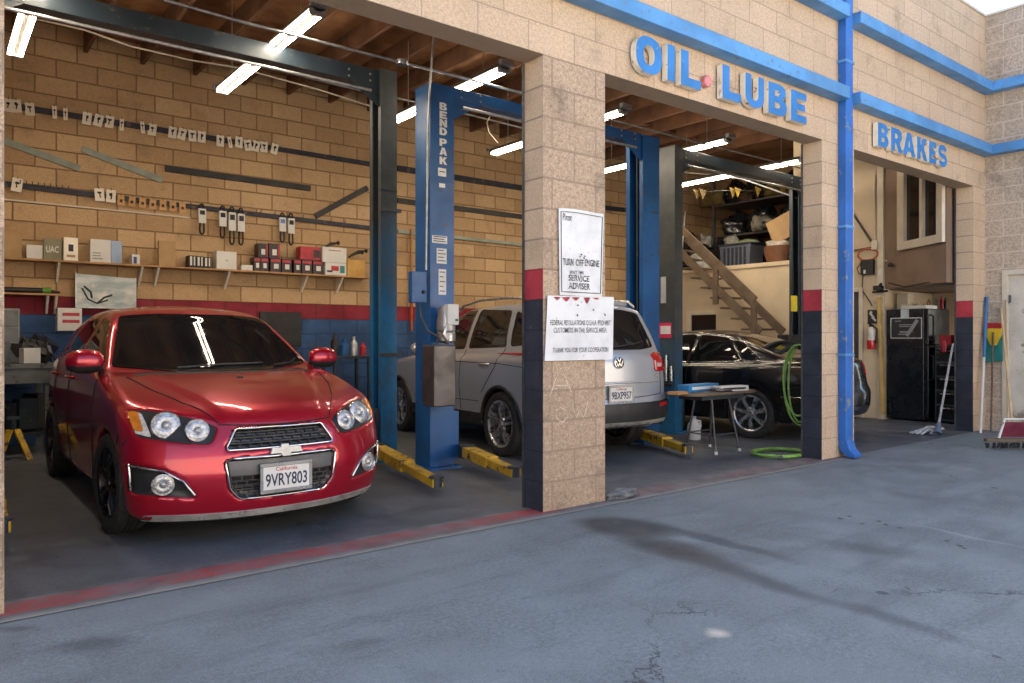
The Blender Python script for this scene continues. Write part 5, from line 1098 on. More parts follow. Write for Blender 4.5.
# dark screen on the wall beyond the red car
k = MB(); a, q = WY(260, 311.5, YW - .1), WY(301.5, 336, YW - .1); k.box((a.x, YW - .1, q.z - .15), (q.x, YW - .05, a.z)); tv = single(k, 'monitor', m_black, 'black flat screen on the red and blue stripe beyond the red hatchback', 'screen', bevel=.006)
k = MB(); k.box((a.x + .02, YW - .103, q.z - .13), (q.x - .02, YW - .1005, a.z - .02)); wpart(k, 'screen', m_black, tv)
k = MB(); k.box(((a.x+q.x)/2 - .05, YW - .049, q.z), ((a.x+q.x)/2 + .05, YW - .001, a.z - .1)); wpart(k, 'wall_mount', m_steel, tv)
# wooden pole with a red lower end
k = MB(); a, q = WY(411.5, 229, YW - .05), WY(411.5, 331, YW - .05); k.tube([q, q.lerp(a, .3)], .022, 8); k.mi = 1; k.tube([q.lerp(a, .301), a], .020, 8); single(k, 'wooden_pole', [pm('orange_red_paint', (.42,.08,.02), .5, var=.3), m_ply], 'slim wooden pole with orange lower end hanging behind the lift posts', 'pole', smooth=50)
# bench, cabinet and clutter at the left edge
bn = thing('workbench', 'grey steel workbench covered in dark parts, left of the red hatchback', 'workbench', (.65, 9.4, .004))
m_bench = pm('grey_bench_steel', (.13,.14,.135), .45, metal=.3, var=.3, scale=4, wear=.2, wcol=(.04,.04,.04))
k = MB(); k.box((.15, 8.98, .89), (1.06, 9.9, .94)); wpart(k, 'bench_top', m_bench, bn, bevel=.004)
k = MB(); k.box((.17, 9.0, .74), (1.04, 9.88, .888)); wpart(k, 'apron', m_bench, bn)
for x, y in ((.18, 9.02), (.97, 9.02), (.18, 9.8), (.97, 9.8)):
    k = MB(); k.box((x, y, .006), (x + .06, y + .06, .739)); wpart(k, 'leg', m_bench, bn)
k = MB(); k.box((.20, 9.1, .2), (1.0, 9.85, .23)); wpart(k, 'lower_shelf', m_dgrey, bn)
for i in range(4):
    k = MB(); M_ = Matrix.Rotation(.3 * (i - 1.5), 3, 'Z'); k.obox((.58 + .12 * i, 9.3 + .1 * (i % 2), .232 + .14 + .02*i), (.16, .26, .24 + .04*i), M_); single(k, 'parts_carton', [m_black, m_dark, m_dgrey, m_black][i], 'dark greasy carton on the lower shelf of the grey workbench', 'carton', 'cartons under the workbench', bevel=.01)
k = MB(); k.box((.50, 9.1, .942), (.76, 9.4, 1.50)); ck = single(k, 'steel_cabinet', pm('grey_green_cabinet', (.20,.23,.22), .5), 'slim grey green cabinet standing on the workbench at the left pillar', 'cabinet', bevel=.008)
for i in range(3):
    d_ = MB(); d_.box((.515, 9.09, .96 + i * .18), (.745, 9.0995, 1.12 + i * .18)); wpart(d_, 'drawer', m_bench, ck)
rng = random.Random(3)
for i in range(9):
    x, y = .80 + .025 * i + rng.uniform(-.03, .03), 9.12 + (i % 3) * .24; k = MB(); s_ = rng.uniform(.06, .13); M_ = Matrix.Rotation(rng.uniform(-.8, .8), 3, 'Z') @ Matrix.Rotation(rng.uniform(-.6, .6), 3, 'X') @ Matrix.Rotation(rng.uniform(-.6, .6), 3, 'Y')
    k.obox((x, y, .945 + s_ * 1.3), (s_ * 2.0, s_, s_ * 1.4), M_); k.lathe([(s_*.5, 0), (s_*.5, s_*1.5), (s_*.2, s_*1.9), (.001, s_*1.9)], (x, y + .02, .942), (rng.uniform(-.3,.3), .2, 1), 14); k.tube([(x - s_, y, .98), (x, y - .05, 1.08 + s_*1.4), (x + s_, y, .96)], .010, 6)
    single(k, 'machine_part', [m_black, m_tank, m_dark][i % 3], 'dark greasy machine part heaped on the grey workbench', 'machine part', 'machine parts heaped on the workbench')
a = WY(30, 352, 9.05); k = MB(); M_ = Matrix.Rotation(.35, 3, 'Z'); k.obox((a.x, 9.06, 1.02), (.16, .10, .155), M_); single(k, 'parts_box', m_wht, 'small white box on the street side of the grey workbench', 'box', bevel=.003)
# low cart of bottles by the blue wall, past the bonnet of the red hatchback
ct = thing('parts_cart', 'dark cart of bottles at the blue wall, past the red hatchback mirror', 'cart', (4.9, 9.5, .004)); a, q = WY(334, 360, 9.3), WY(372, 360, 9.3)
k = MB(); k.box((a.x, 9.3, .92), (q.x, 9.75, .96)); wpart(k, 'cart_top', m_dgrey, ct, bevel=.004)
for x in (a.x + .01, q.x - .05):
    for y in (9.31, 9.69):
        k = MB(); k.box((x, y, .006), (x + .04, y + .04, .919)); wpart(k, 'leg', m_dgrey, ct)
k = MB(); k.box((a.x + .06, 9.32, .3), (q.x - .06, 9.7, .34)); wpart(k, 'lower_tray', m_dgrey, ct)
for i, (f, h, r_, mt, lb) in enumerate(((.12, .30, .05, m_black, 'tall black bottle nearest the mirror of the red hatchback'), (.36, .22, .06, m_lblue, 'blue bottle in the middle of the dark cart'), (.62, .26, .05, m_galv, 'grey bottle on the dark cart'), (.86, .18, .045, m_redp, 'short red bottle on the dark cart by the lift post'))):
    k = MB(); k.lathe([(.001, 0), (r_, 0), (r_, h*.65), (r_*.4, h*.82), (r_*.4, h), (.001, h)], (a.x + (q.x - a.x) * f, 9.42, .961), (0,0,1), 16); single(k, 'bottle', mt, lb, 'bottle', smooth=40)
# yellow axle stand
a = G(36/2.733 + 0, 290 + 462/2.733); p = G(13, 460); st = thing('axle_stand', 'worn yellow axle stand on the floor beside the red hatchback', 'axle stand', (p.x, p.y, .004))
for dx, dy in ((-1,-1),(1,-1),(-1,1),(1,1)):
    k = MB(); k.bar((p.x + dx*.13, p.y + dy*.13, .012), (p.x + dx*.03, p.y + dy*.03, .30), .07, .012, up=(dx, dy, 0)); wpart(k, 'leg', m_yel, st)
k = MB(); k.tube([(p.x, p.y, .25), (p.x, p.y, .40)], .028, 10); k.box((p.x - .05, p.y - .03, .40), (p.x + .05, p.y + .03, .43)); wpart(k, 'column', m_dgrey, st)
# ------------------------------------------------------------------ stairs, loft and third bay
m_tim = pm('grey_brown_timber', (.13,.092,.062), .65, var=.25, scale=5, bump=.2, bscale=40)
st = thing('staircase', 'timber stairs with a plain handrail climbing to the storage loft', 'staircase', (10.6, 7.2, .9))
XS = 10.2
def sl(y, off=0): return 1.42 + (y - 6.88) * .882 + off    # stringer line
for i in range(9):
    y = 6.95 + i * .2; k = MB(); k.box((XS + .05, y, sl(y) - .16), (XS + .62, y + .22, sl(y) - .13)); wpart(k, 'tread', m_tim, st)
for X in (XS, XS + .63):
    k = MB(); k.bar((X + .02, 6.80, sl(6.80, -.06)), (X + .02, 8.75, sl(8.75, -.06)), .04, .13); wpart(k, 'stringer', m_tim, st)
k = MB(); k.bar((XS, 6.88, 1.79), (XS, 8.75, 1.79 + 1.87 * .882), .045, .115); hr = wpart(k, 'handrail', m_tim, st)
for y, z0 in ((6.90, .92), (7.62, 1.75), (8.7, 2.48)):
    k = MB(); k.box((XS - .02, y - .045, z0), (XS + .024, y + .045, 1.74 + (y - 6.88) * .882)); wpart(k, 'newel_post', m_tim, st)
k = MB(); k.box((XS, 6.0, .86), (XW - .06, 6.84, .92)); wpart(k, 'landing', m_tim, st)
for x, y in ((XS + .05, 6.05), (XW - .16, 6.05), (XS + .05, 6.74), (XW - .16, 6.74)):
    k = MB(); k.box((x, y, .006), (x + .08, y + .08, .859)); wpart(k, 'landing_post', m_tim, st)
# loft store
ZL = 2.472
rk = thing('storage_rack', 'dark open rack crammed with black bags on the storage loft', 'rack', (12.4, 8.3, ZL))
for y in (7.1, 9.0):
    for x in (12.0, 12.7):
        k = MB(); k.box((x, y, ZL), (x + .05, y + .05, 4.3)); wpart(k, 'upright', m_steel, rk)
for z in (ZL + .65, ZL + 1.25):
    k = MB(); k.box((12.0, 7.15, z), (12.75, 9.0, z + .03)); wpart(k, 'rack_shelf', m_steel, rk)
def blob(name, c, s_, mt, label, cat, group=None, seed=0, n=2, amp=.25):
    bm = bmesh.new(); bmesh.ops.create_icosphere(bm, subdivisions=3, radius=1); rg = random.Random(seed); ph = [rg.uniform(0, 6) for _ in range(6)]
    for v in bm.verts:
        p = v.co; f = 1 + amp * (math.sin(3*p.x + ph[0]) * math.sin(4*p.y + ph[1]) + .5 * math.sin(7*p.z + ph[2] + 3*p.x) + .3 * math.sin(11*p.y + ph[3]))
        v.co = Vector((p.x * s_[0] * f, p.y * s_[1] * f, max(p.z * f, -.75) * s_[2]))
    lo = min(v.co.z for v in bm.verts)
    for v in bm.verts: v.co.z -= lo
    me = bpy.data.meshes.new(name); bm.to_mesh(me); bm.free(); me.materials.append(mt); me.polygons.foreach_set('use_smooth', [True] * len(me.polygons))
    o = bpy.data.objects.new(name, me); COL.objects.link(o); o.location = c; return tag(o, label, cat, group)
m_bag = pm('black_bin_bag', (.012,.012,.014), .25, var=.4, scale=8, bump=.5, bscale=18)
for i, (x, y, z, sx_, sy_, sz_) in enumerate(((12.0,8.75,ZL,.35,.3,.32),(12.35,7.5,ZL+.685,.3,.32,.26),(12.35,8.15,ZL+.685,.3,.34,.28),(12.35,8.7,ZL+.685,.3,.25,.24),(12.4,7.45,ZL+1.285,.3,.3,.25),(12.4,8.1,ZL+1.285,.3,.36,.3),(12.4,8.75,ZL+1.285,.3,.25,.26),(11.75,9.3,ZL,.3,.34,.42),(12.5,8.0,ZL,.22,.4,.28))):
    blob('rubbish_bag', (x, y, z), (sx_, sy_, sz_), m_bag, 'black plastic bag piled in the dark heap on the loft', 'bag', 'black bags piled on the loft', seed=i)
blob('bundle', (11.55, 9.0, ZL), (.18,.22,.2), pm('white_plastic_wrap', (.5,.52,.5), .4, var=.4, scale=10), 'pale plastic bundle in front of the black bags on the loft', 'bundle', seed=30)
blob('bundle', (11.95, 8.32, ZL + .42), (.16,.36,.07), pm('pale_green_cloth', (.30,.36,.22), .7), 'pale green cloth spilling over the grey storage tub', 'cloth', seed=31)
rg = random.Random(12)
for i in range(18):
    y = rg.uniform(7.15, 9.3); lv = i % 3; mt = [m_bag, pm('heap_cloth_%s' % 'abcdef'[i % 6], [(.05,.06,.09), (.20,.18,.15), (.09,.045,.03), (.30,.30,.28), (.06,.08,.06), (.16,.11,.03)][i % 6], .8, var=.4, scale=15, bump=.4, bscale=30)][i % 4 > 0]
    blob('bundle', (12.0 + rg.uniform(-.12, .25), y, (ZL, ZL + .685, ZL + 1.285)[lv] + (.45 if lv == 0 else .0)), (rg.uniform(.08,.16), rg.uniform(.1,.22), rg.uniform(.08,.2)), mt, 'small crumpled bundle stuffed among the black bags of the loft rack', 'bundle', 'bundles stuffed in the loft rack', seed=100 + i, amp=.3)
tb = MB(); p0, p1 = WX(722.5, 258, 11.6), WX(754, 256, 11.6)
ya, yb = p1.y, p0.y
for i in range(1): tb.prism([(ya + .04, 0), (yb - .04, 0), (yb, .40), (ya, .40)], (11.5, 0, ZL + .002), (0,1,0), (0,0,1), (1,0,0), .42)
to = single(tb, 'storage_tub', pm('grey_blue_plastic', (.10,.12,.17), .4), 'grey blue ribbed storage tub at the loft edge', 'tub', bevel=.015)
k = MB(); k.box((11.48, ya - .02, ZL + .40), (11.94, yb + .02, ZL + .435)); wpart(k, 'rim', m_dark, to, bevel=.006)
for i in range(6):
    y = ya + .12 + (yb - ya - .24) * i / 5; k = MB(); k.box((11.488, y - .02, ZL + .04), (11.4985, y + .02, ZL + .36)); wpart(k, 'rib', m_dark, to)
cbm = MB(); M_ = Matrix.Rotation(R(-24), 3, 'X') @ Matrix.Rotation(R(10), 3, 'Z'); cbm.obox((11.75, 7.28, ZL + .62), (.35, .52, .42), M_); single(cbm, 'cardboard_box', m_cardb, 'tilted brown carton resting on the wicker basket at the loft edge', 'box', bevel=.004)
bk_ = MB(); bk_.lathe([(.001, 0), (.22, 0), (.27, .2), (.28, .3), (.25, .3), (.22, .05), (.001, .05)], (11.6, 7.32, ZL + .002), (0,0,1), 24); bo = single(bk_, 'basket', pm('brown_wicker', (.16,.07,.035), .7, bump=.8, bscale=60), 'brown round basket with white cloth at the loft edge', 'basket', smooth=40)
blob('cloth', (11.6, 7.34, ZL + .22), (.19,.2,.12), pm('white_cloth', (.55,.5,.45), .8, var=.3, scale=20), 'crumpled white cloth heaped in the brown basket', 'cloth', seed=40)
blob('bundle', (11.5, 6.98, ZL), (.12,.12,.12), m_bag, 'small dark bundle between basket and tall beige wall on the loft', 'bundle', seed=44)
fl = thing('ladder', 'pale aluminium ladder frame leaning by the stair head', 'ladder', (11.3, 9.3, ZL))
for y in (9.25, 9.7):
    k = MB(); k.tube([(11.3, y, ZL), (11.45, y, ZL + 1.15)], .02, 8); wpart(k, 'rail', m_galv, fl, smooth=50)
for i in range(4):
    k = MB(); k.tube([(11.33 + .033*i, 9.25, ZL + .25 + .28*i), (11.33 + .033*i, 9.7, ZL + .25 + .28*i)], .013, 8); wpart(k, 'rung', m_galv, fl, smooth=50)
# pennants
m_pen = pm('yellow_pennant', (.36,.24,.02), .6, var=.3, scale=12, col2=(.18,.10,.02))
pp = [WY(668, 190, 7.0), WY(700, 192, 7.0), WY(735, 190, 7.0), WY(760, 191, 7.0), WY(785, 187, 7.0), WY(802, 184, 7.0)]
pn = thing('pennant_string', 'string of small yellow pennants across the bay below the strip lights', 'pennants', (10, 7.0, 3.4))
k = MB(); k.tube(pp, .006, 5); wpart(k, 'cord', m_black, pn)
for x in (697, 703, 733, 738, 758, 783, 789):
    y = 191 - (x - 668) * .04; p = WY(x, y, 6.99); k = MB(); k.prism([(-.14, 0), (.14, 0), (.0, -.15)], p, Vector((1, .25, 0)).normalized(), (.05, 0, 1), (0, 1, 0), .004); wpart(k, 'pennant', m_pen, pn)
k = MB(); k.tube([WX(684, 172, 9.9), WX(740, 178, 10.2), WX(797, 198, 10.5)], .012, 6); single(k, 'air_pipe', m_galv, 'thin pale pipe sloping under the strip lights towards the loft', 'pipe', smooth=60)
# vacuum / charger pole with yellow tag in front of the beige wall
ch = thing('battery_charger', 'black upright charger with a yellow panel beside the middle bay jamb', 'charger', (9.6, 5.9, .004))
p = WY(794, 303, 5.85); k = MB(); k.box((p.x - .16, 5.83, .4), (p.x + .1, 6.02, 1.25)); wpart(k, 'case', m_black, ch, bevel=.02)
k = MB(); k.box((p.x - .12, 5.815, p.z - .22 + .1), (p.x + .03, 5.829, p.z + .1)); wpart(k, 'panel', pm('yellow_panel', (.7,.55,.02), .4), ch, bevel=.004)
k = MB(); k.box((p.x - .12, 5.83, .008), (p.x + .06, 6.0, .4)); wpart(k, 'stand', m_dgrey, ch)
k = MB(); k.tube([(p.x, 5.9, 1.25), (p.x + .03, 5.9, 1.6), (p.x + .05, 5.9, 2.2)], .012, 6); wpart(k, 'cable', m_black, ch, smooth=60)
# wall fittings on the inner beige wall
XI = XW - .004
def wallbox(name, x0, x1, y0, y1, mt, label, cat, dep=.06, bev=.004):
    a, q = WX(x0, y0, XI), WX(x1, y1, XI); k = MB(); k.box((XI - dep, q.y, q.z), (XI, a.y, a.z)); return single(k, name, mt, label, cat, bevel=bev)
wallbox('junction_box', 873, 879, 241, 249.5, m_cream, 'cream junction box where the conduits meet on the beige wall', 'junction box')
ab = wallbox('alarm_box', 862.5, 875, 260.5, 274.5, m_black, 'black wall box with a pale sticker under the orange cable', 'alarm box')
a, q = WX(863.5, 270, XI - .063), WX(865.5, 273.5, XI - .063); k = MB(); k.box((XI - .0635, q.y, q.z), (XI - .061, a.y, a.z)); wpart(k, 'sticker', m_wht, ab)
pts = []
p = WX(868, 254.5, XI - .03)
for i in range(40):
    t_ = i / 39 * 4 * math.pi; pts.append(p + Vector((-.004*i/8, .15*math.cos(t_), .085*math.sin(t_))))
k = MB(); k.tube(pts, .011, 6); single(k, 'extension_cord', pm('orange_cable', (.55,.12,.02), .5), 'coiled orange cable hanging above the black wall box', 'cable', smooth=60)
for name, ptsx, r_, mt, lb in (('conduit', [(874.5, 176), (874.5, 241)], .014, m_cream, 'upright cream conduit above the junction box on the beige wall'), ('conduit', [(853, 214), (873, 244)], .016, m_steel, 'dark conduit slanting down to the junction box'), ('conduit', [(853, 250.5), (873, 247)], .012, m_tim, 'brown conduit running level to the junction box'),
        ('wall_wire', [(877, 247), (878, 258), (890, 262), (892, 264)], .008, m_cream, 'pale wire looping from the junction box to the brown panel'), ('wall_wire', [(862, 262), (857, 268), (859, 274), (863, 272)], .007, m_black, 'thin black wire looped beside the black wall box'), ('wall_wire', [(863, 275), (862, 290), (870, 302), (872, 306)], .007, m_black, 'thin dark wire trailing below the black wall box')):
    k = MB(); k.tube([WX(x, y, XI - .02) for x, y in ptsx], r_, 7); single(k, name, mt, lb, 'wire' if 'wire' in name else 'conduit', smooth=60)
wallbox('socket', 879.5, 882.5, 269, 275, m_wht, 'small white socket beside the brown office panel', 'socket', .03)
sg = wallbox('safety_sign', 868, 877, 310, 323.5, m_black, 'small black sign with a white pictogram above the fire extinguisher', 'sign', .012, .002)
k = MB()
for x0, y0, x1, y1 in ((870, 313, 874, 318), (872, 317, 876, 321)):
    a, q = WX(x0, y0, XI - .0125), WX(x1, y1, XI - .0125); k.bar((XI - .0135, a.y, a.z), (XI - .0135, q.y, q.z), .03, .004, up=(1,0,0))
p = WX(871, 312.5, XI - .0125); k.lathe([(.02, 0), (.02, .003), (.001, .003)], p, (-1,0,0), 12); wpart(k, 'pictogram', m_wht, sg)
fe = thing('fire_extinguisher', 'red and silver fire extinguisher on the beige wall beside the black fridge', 'fire extinguisher', WX(872, 349, XI - .09))
p = WX(871.5, 349, XI - .09); 
k = MB(); k.lathe([(.001, 0), (.058, 0), (.062, .02), (.062, .13)], p, (0,0,1), 24); wpart(k, 'base_band', pm('extinguisher_red', (.5,.015,.02), .3, coat=1), fe, smooth=40)
k = MB(); k.lathe([(.0622, .131), (.0622, .25), (.045, .29), (.025, .31), (.025, .33), (.001, .33)], p, (0,0,1), 24); wpart(k, 'cylinder', pm('extinguisher_label', (.62,.60,.58), .35), fe, smooth=40)
k = MB(); k.box((p.x - .03, p.y - .02, p.z + .33), (p.x + .03, p.y + .02, p.z + .36)); k.bar((p.x, p.y, p.z + .36), (p.x - .10, p.y, p.z + .38), .025, .012); wpart(k, 'valve_handle', m_black, fe)
k = MB(); k.tube([(p.x, p.y - .02, p.z + .34), (p.x - .02, p.y - .09, p.z + .30), (p.x - .03, p.y - .085, p.z + .18), (p.x - .03, p.y - .08, p.z + .08)], .012, 8); wpart(k, 'hose', m_black, fe, smooth=60)
k = MB(); a, q = WX(879.5, 297, XI - .05), WX(883.5, 414, XI - .05); k.bar((a.x, a.y, a.z), (q.x, q.y, q.z), .05, .06, up=(1,0,0)); single(k, 'timber_plank', pm('yellow_pine', (.55,.38,.14), .6, var=.2, scale=4), 'tall yellow pine batten standing between extinguisher and fridge', 'plank', bevel=.003)
cm = thing('security_camera', 'small dark wall camera above the pine batten', 'camera', WX(880, 290, XI - .06)); p = WX(880, 290, XI - .06)
k = MB(); k.box((p.x - .12, p.y - .05, p.z - .01), (p.x + .02, p.y + .05, p.z + .06)); wpart(k, 'camera_body', m_black, cm, bevel=.01)
k = MB(); k.bar((p.x + .05, p.y, p.z + .10), (p.x - .02, p.y, p.z + .05), .03, .03); k.bar((p.x - .02, p.y + .1, p.z - .03), (p.x - .02, p.y - .12, p.z - .02), .03, .03); wpart(k, 'arm', m_black, cm)
bl = MB(); p = WX(891, 264.5, 11.0); bl.lathe([(.012, -.02), (.02, 0), (.035, .03), (.03, .06), (.001, .075)], p, (-1, -.2, -.2), 16); single(bl, 'wall_lamp', m_black, 'small dark spot lamp on the brown office panel', 'lamp', smooth=50)
# fridge with a poster
fr_ = thing('fridge', 'tall black fridge with a framed dark poster taped on its side', 'fridge', (11.5, 5.0, .004))
FX, FY0, FY1, FZ = 11.17, 4.72, 5.305, 1.62
k = MB(); k.box((FX, FY0 + .06, .03), (FX + .70, FY1, FZ)); wpart(k, 'cabinet', pm('black_fridge_enamel', (.010,.012,.018), .28, var=.3, scale=3), fr_, bevel=.012)
m_fd = pm('black_fridge_door', (.012,.013,.017), .18, var=.3, scale=3)
for z0, z1 in ((.06, 1.08), (1.10, FZ - .004)):
    k = MB(); k.box((FX + .002, FY0, z0), (FX + .698, FY0 + .055, z1)); d_ = wpart(k, 'fridge_door', m_fd, fr_, bevel=.01)
    k = MB(); zc_ = z1 - .3 if z1 < 1.2 else z0 + .25; k.tube([(FX + .06, FY0, zc_ - .18), (FX + .06, FY0 - .04, zc_ - .16), (FX + .06, FY0 - .04, zc_ + .16), (FX + .06, FY0, zc_ + .18)], .012, 8); wpart(k, 'handle', m_black, d_, smooth=60)
pa, pb = WX(890.5, 318, FX - .004), WX(922, 338.5, FX - .004)
k = MB(); k.box((FX - .004, pb.y, pb.z), (FX - .001, pa.y, pa.z)); po_ = wpart(k, 'poster', m_wht, fr_)
k = MB(); k.box((FX - .0065, pb.y + .012, pb.z + .012), (FX - .0045, pa.y - .012, pa.z - .012)); wpart(k, 'poster_print', pm('charcoal_print', (.02,.022,.028), .4), po_)
k = MB()
H_ = pa.z - pb.z; W_ = pa.y - pb.y
for fy, fz, w_ in ((.15, .84, .2), (.28, .66, .42), (.28, .58, .36), (.30, .34, .42), (.30, .28, .36), (.25, .2, .3)):
    y = pa.y - W_ * (fy + w_/2); k.box((FX - .008, y - W_*w_/2, pb.z + H_*fz - .006), (FX - .0068, y + W_*w_/2, pb.z + H_*fz + .006))
k.bar((FX - .0075, pa.y - W_*.52, pb.z + H_*.12), (FX - .0075, pa.y - W_*.86, pb.z + H_*.88), .05, .001, up=(1,0,0)); wpart(k, 'poster_text', pm('grey_print', (.30,.31,.32), .4), po_)
k = MB(); a, q = WX(901, 309.5, FX - .003), WX(909, 318, FX - .003); k.box((FX - .012, q.y, q.z), (FX - .001, a.y, a.z)); wpart(k, 'note', pm('pale_note', (.45,.52,.55), .5), fr_)
tc = thing('tool_chest', 'low black tool chest with steel edges beside the fridge', 'tool chest', (11.4, 4.45, .004))
k = MB(); k.box((11.22, 4.20, .03), (11.95, 4.66, 1.1)); wpart(k, 'cabinet', m_dgrey, tc, bevel=.01)
for i in range(5):
    k = MB(); k.box((11.205, 4.23, .08 + i*.2), (11.2195, 4.63, .25 + i*.2)); d_ = wpart(k, 'drawer', m_fd, tc, bevel=.004)
    k = MB(); k.tube([(11.195, 4.28, .22 + i*.2), (11.195, 4.58, .22 + i*.2)], .008, 6); wpart(k, 'handle', m_rod, d_)
k = MB(); k.lathe([(.03, 0), (.035, .08), (.02, .14), (.012, .16), (.001, .17)], WX(944, 352, 11.15), (0,0,1), 14); k.mi = 0; single(k, 'spray_bottle', m_redp, 'small red bottle hung at the corner of the black tool chest', 'bottle', smooth=40)
for i, (x0, x1, y0, zb_, mt, lb) in enumerate(((.05,.30,.17,1.101,m_ply,'stack of tan parts cartons on the low black tool chest'), (.36,.62,.12,1.101,m_redp,'dark red carton on the low black tool chest'))):
    k = MB(); 
    for j in range(3 if i == 0 else 1): k.box((11.28, 4.25 + x0*.6, zb_ + j*.15), (11.6, 4.25 + x1*.6, zb_ + j*.15 + .14))
    single(k, 'carton', mt, lb, 'carton', bevel=.003)
k = MB(); k.box((11.22, 4.78, FZ + .001), (11.6, 5.12, FZ + .05)); single(k, 'paper_stack', m_wht, 'stack of white papers on top of the fridge', 'papers', bevel=.003)
k = MB(); k.box((11.35, 5.0, FZ + .052), (11.55, 5.2, FZ + .3)) if 0 else k.box((11.45, 5.13, FZ + .001), (11.65, 5.29, FZ + .24)); single(k, 'carton', m_cream, 'cream carton standing at the back on top of the fridge', 'carton', bevel=.004)
rg = random.Random(5)
for i in range(8):
    x, y = rg.uniform(11.65, 11.85), 4.74 + i * .065; h = rg.uniform(.08, .2); k = MB(); k.lathe([(.001, 0), (.025, 0), (.025, h*.7), (.01, h*.85), (.01, h), (.001, h)], (x, y, FZ + .001), (0,0,1), 12)
    single(k, 'bottle', [m_black, m_redp, m_galv, m_ply][i % 4], 'small bottle in the row along the back of the fridge top', 'bottle', 'bottles on top of the fridge', smooth=40)
aw = MB(); aw.tube([WX(888, 283, 10.9), WX(905, 287, 10.75), WX(925, 283, 10.6), WX(948, 280, 10.42)], .008, 6); single(aw, 'wall_wire', m_black, 'slack black wire along the foot of the brown office panel', 'wire', smooth=60)
# mop
mp_ = thing('mop', 'mop with a grey handle leaning on the third bay jamb, white head on the floor', 'mop', G(925, 434))
a, q = WX(953, 344, 10.50), G(938, 428, .10); k = MB(); k.tube([a, q], .014, 8); wpart(k, 'handle', m_galv, mp_, smooth=60)
k = MB(); k.lathe([(.02, 0), (.035, -.08), (.05, -.16)], q + (a - q).normalized() * .08, (a - q).normalized(), 12); wpart(k, 'socket', pm('blue_grey_plastic', (.10,.13,.2), .5), mp_, smooth=40)
k = MB(); rg = random.Random(9); e0 = G(938, 431, .04); e1 = G(914, 433, .02)
for i in range(26):
    s_ = e0 + Vector((rg.uniform(-.06,.06), rg.uniform(-.05,.05), .03)); e_ = e0.lerp(e1, rg.uniform(.3, 1.05)) + Vector((rg.uniform(-.1,.1), rg.uniform(-.1,.1), 0)); e_.z = .016; md = (s_ + e_) / 2 + Vector((0,0,rg.uniform(.01,.06)))
    k.tube([s_, md, e_], [.012, .016, .010], 6)
wpart(k, 'mop_head', pm('dirty_white_cotton', (.55,.55,.54), .9, var=.3, scale=20), mp_, smooth=60)
# brooms against the side wing wall
XV = P3[1]
def pole(mb, a, q, r=.013): mb.tube([a, q], r, 8)
sq_ = thing('squeegee', 'blue and white pole leaning nearest the jamb, left of the brooms', 'pole', G(981, 431))
a, q, mid = WX(986.5, 297, XV - .03), G(980.5, 433), None; a = Vector((XV - .02, a.y, a.z)); mid = q.lerp(a, .55)
k = MB(); pole(k, q, mid, .016); wpart(k, 'lower_pole', m_wht, sq_, smooth=60)
k = MB(); pole(k, mid, a, .020); wpart(k, 'blue_grip', pm('blue_pole', (.03,.16,.38), .45), sq_, smooth=60)
k = MB(); a_, q_ = WX(985, 333, XV - .03), WX(1003, 361, XV - .03); k.prism([(a_.y, a_.z), (q_.y, a_.z + .02), (q_.y, q_.z - .0), (a_.y, q_.z - .03)], (XV - .045, 0, 0), (0,1,0), (0,0,1), (1,0,0), .012); single(k, 'dustpan', pm('teal_plastic', (.02,.20,.19), .45, var=.25), 'teal plastic dustpan hung flat on the wing wall behind the brooms', 'dustpan', bevel=.004)
# yellow push broom standing head up
yb_ = thing('push_broom', 'yellow headed broom with red bristles standing head up by the wing wall', 'broom', G(991, 430)); a, q = WX(993, 330, XV - .10), G(991, 432)
k = MB(); pole(k, q, a - Vector((0,0,.03)), .012); wpart(k, 'handle', m_tim, yb_, smooth=60)
hw = (WX(985, 327, XV - .1).y - WX(1002, 327, XV - .1).y) / 2
k = MB(); k.prism([(-hw, .02), (hw, .02), (hw, -.05), (.06, -.13), (.03, -.20), (-.03, -.20), (-.06, -.13), (-hw, -.05)], a, (0,1,0), (0,0,1), (1,0,0), .05); wpart(k, 'head', pm('yellow_plastic', (.68,.45,.02), .4), yb_, bevel=.006)
k = MB()
for i in range(16): k.tube([a + Vector((.025, -hw*.9 + hw*1.8*i/15, .02)), a + Vector((.025 + rg.uniform(-.01,.01), -hw*.8 + hw*1.6*i/15, .09))], .010, 5)
wpart(k, 'bristles', pm('red_bristles', (.42,.02,.03), .7), yb_)
# wide push broom on the floor with a steel brace
wb = thing('push_broom', 'wide push broom on the ground with pink bristles, steel brace and pine handle', 'broom', G(1012, 438)); b0, b1 = G(985, 440, .10), G(1040, 440, .10); bd = (b1 - b0).normalized(); bc = (b0 + b1) / 2
k = MB(); k.bar(b0, b1, .06, .035); wpart(k, 'head', m_tim, wb, bevel=.006)
k = MB()
for i in range(48):
    p = b0.lerp(b1, (i + .5) / 48) + Vector((rg.uniform(-.02,.02), rg.uniform(-.02,.02), -.03)); k.tube([p, p + Vector((rg.uniform(-.015,.015), rg.uniform(-.015,.015), -.055))], .009, 5)
wpart(k, 'bristles', m_black, wb)
k = MB(); t0, t1 = b0.lerp(b1, .25) + Vector((0,0,.02)), b0.lerp(b1, .85) + Vector((0,0,.02)); u0, u1 = b0.lerp(b1, .40) + Vector((.03,.03,.22)), b0.lerp(b1, .75) + Vector((.03,.03,.22)); k.tube([t0, u0, u1, t1], .014, 8); wpart(k, 'brace', m_wht, wb, smooth=40)
k = MB(); k.prism([(0,0), ((t1-t0).length,0), ((t1-t0).length*.82,.16), ((t1-t0).length*.18,.16)], t0 + Vector((0,0,.012)), bd, (.1,.1,.98), Vector((-bd.y, bd.x, 0)), .02); wpart(k, 'brush_pad', pm('dark_pink_bristle', (.12,.008,.026), .8, bump=.5, bscale=120), wb)
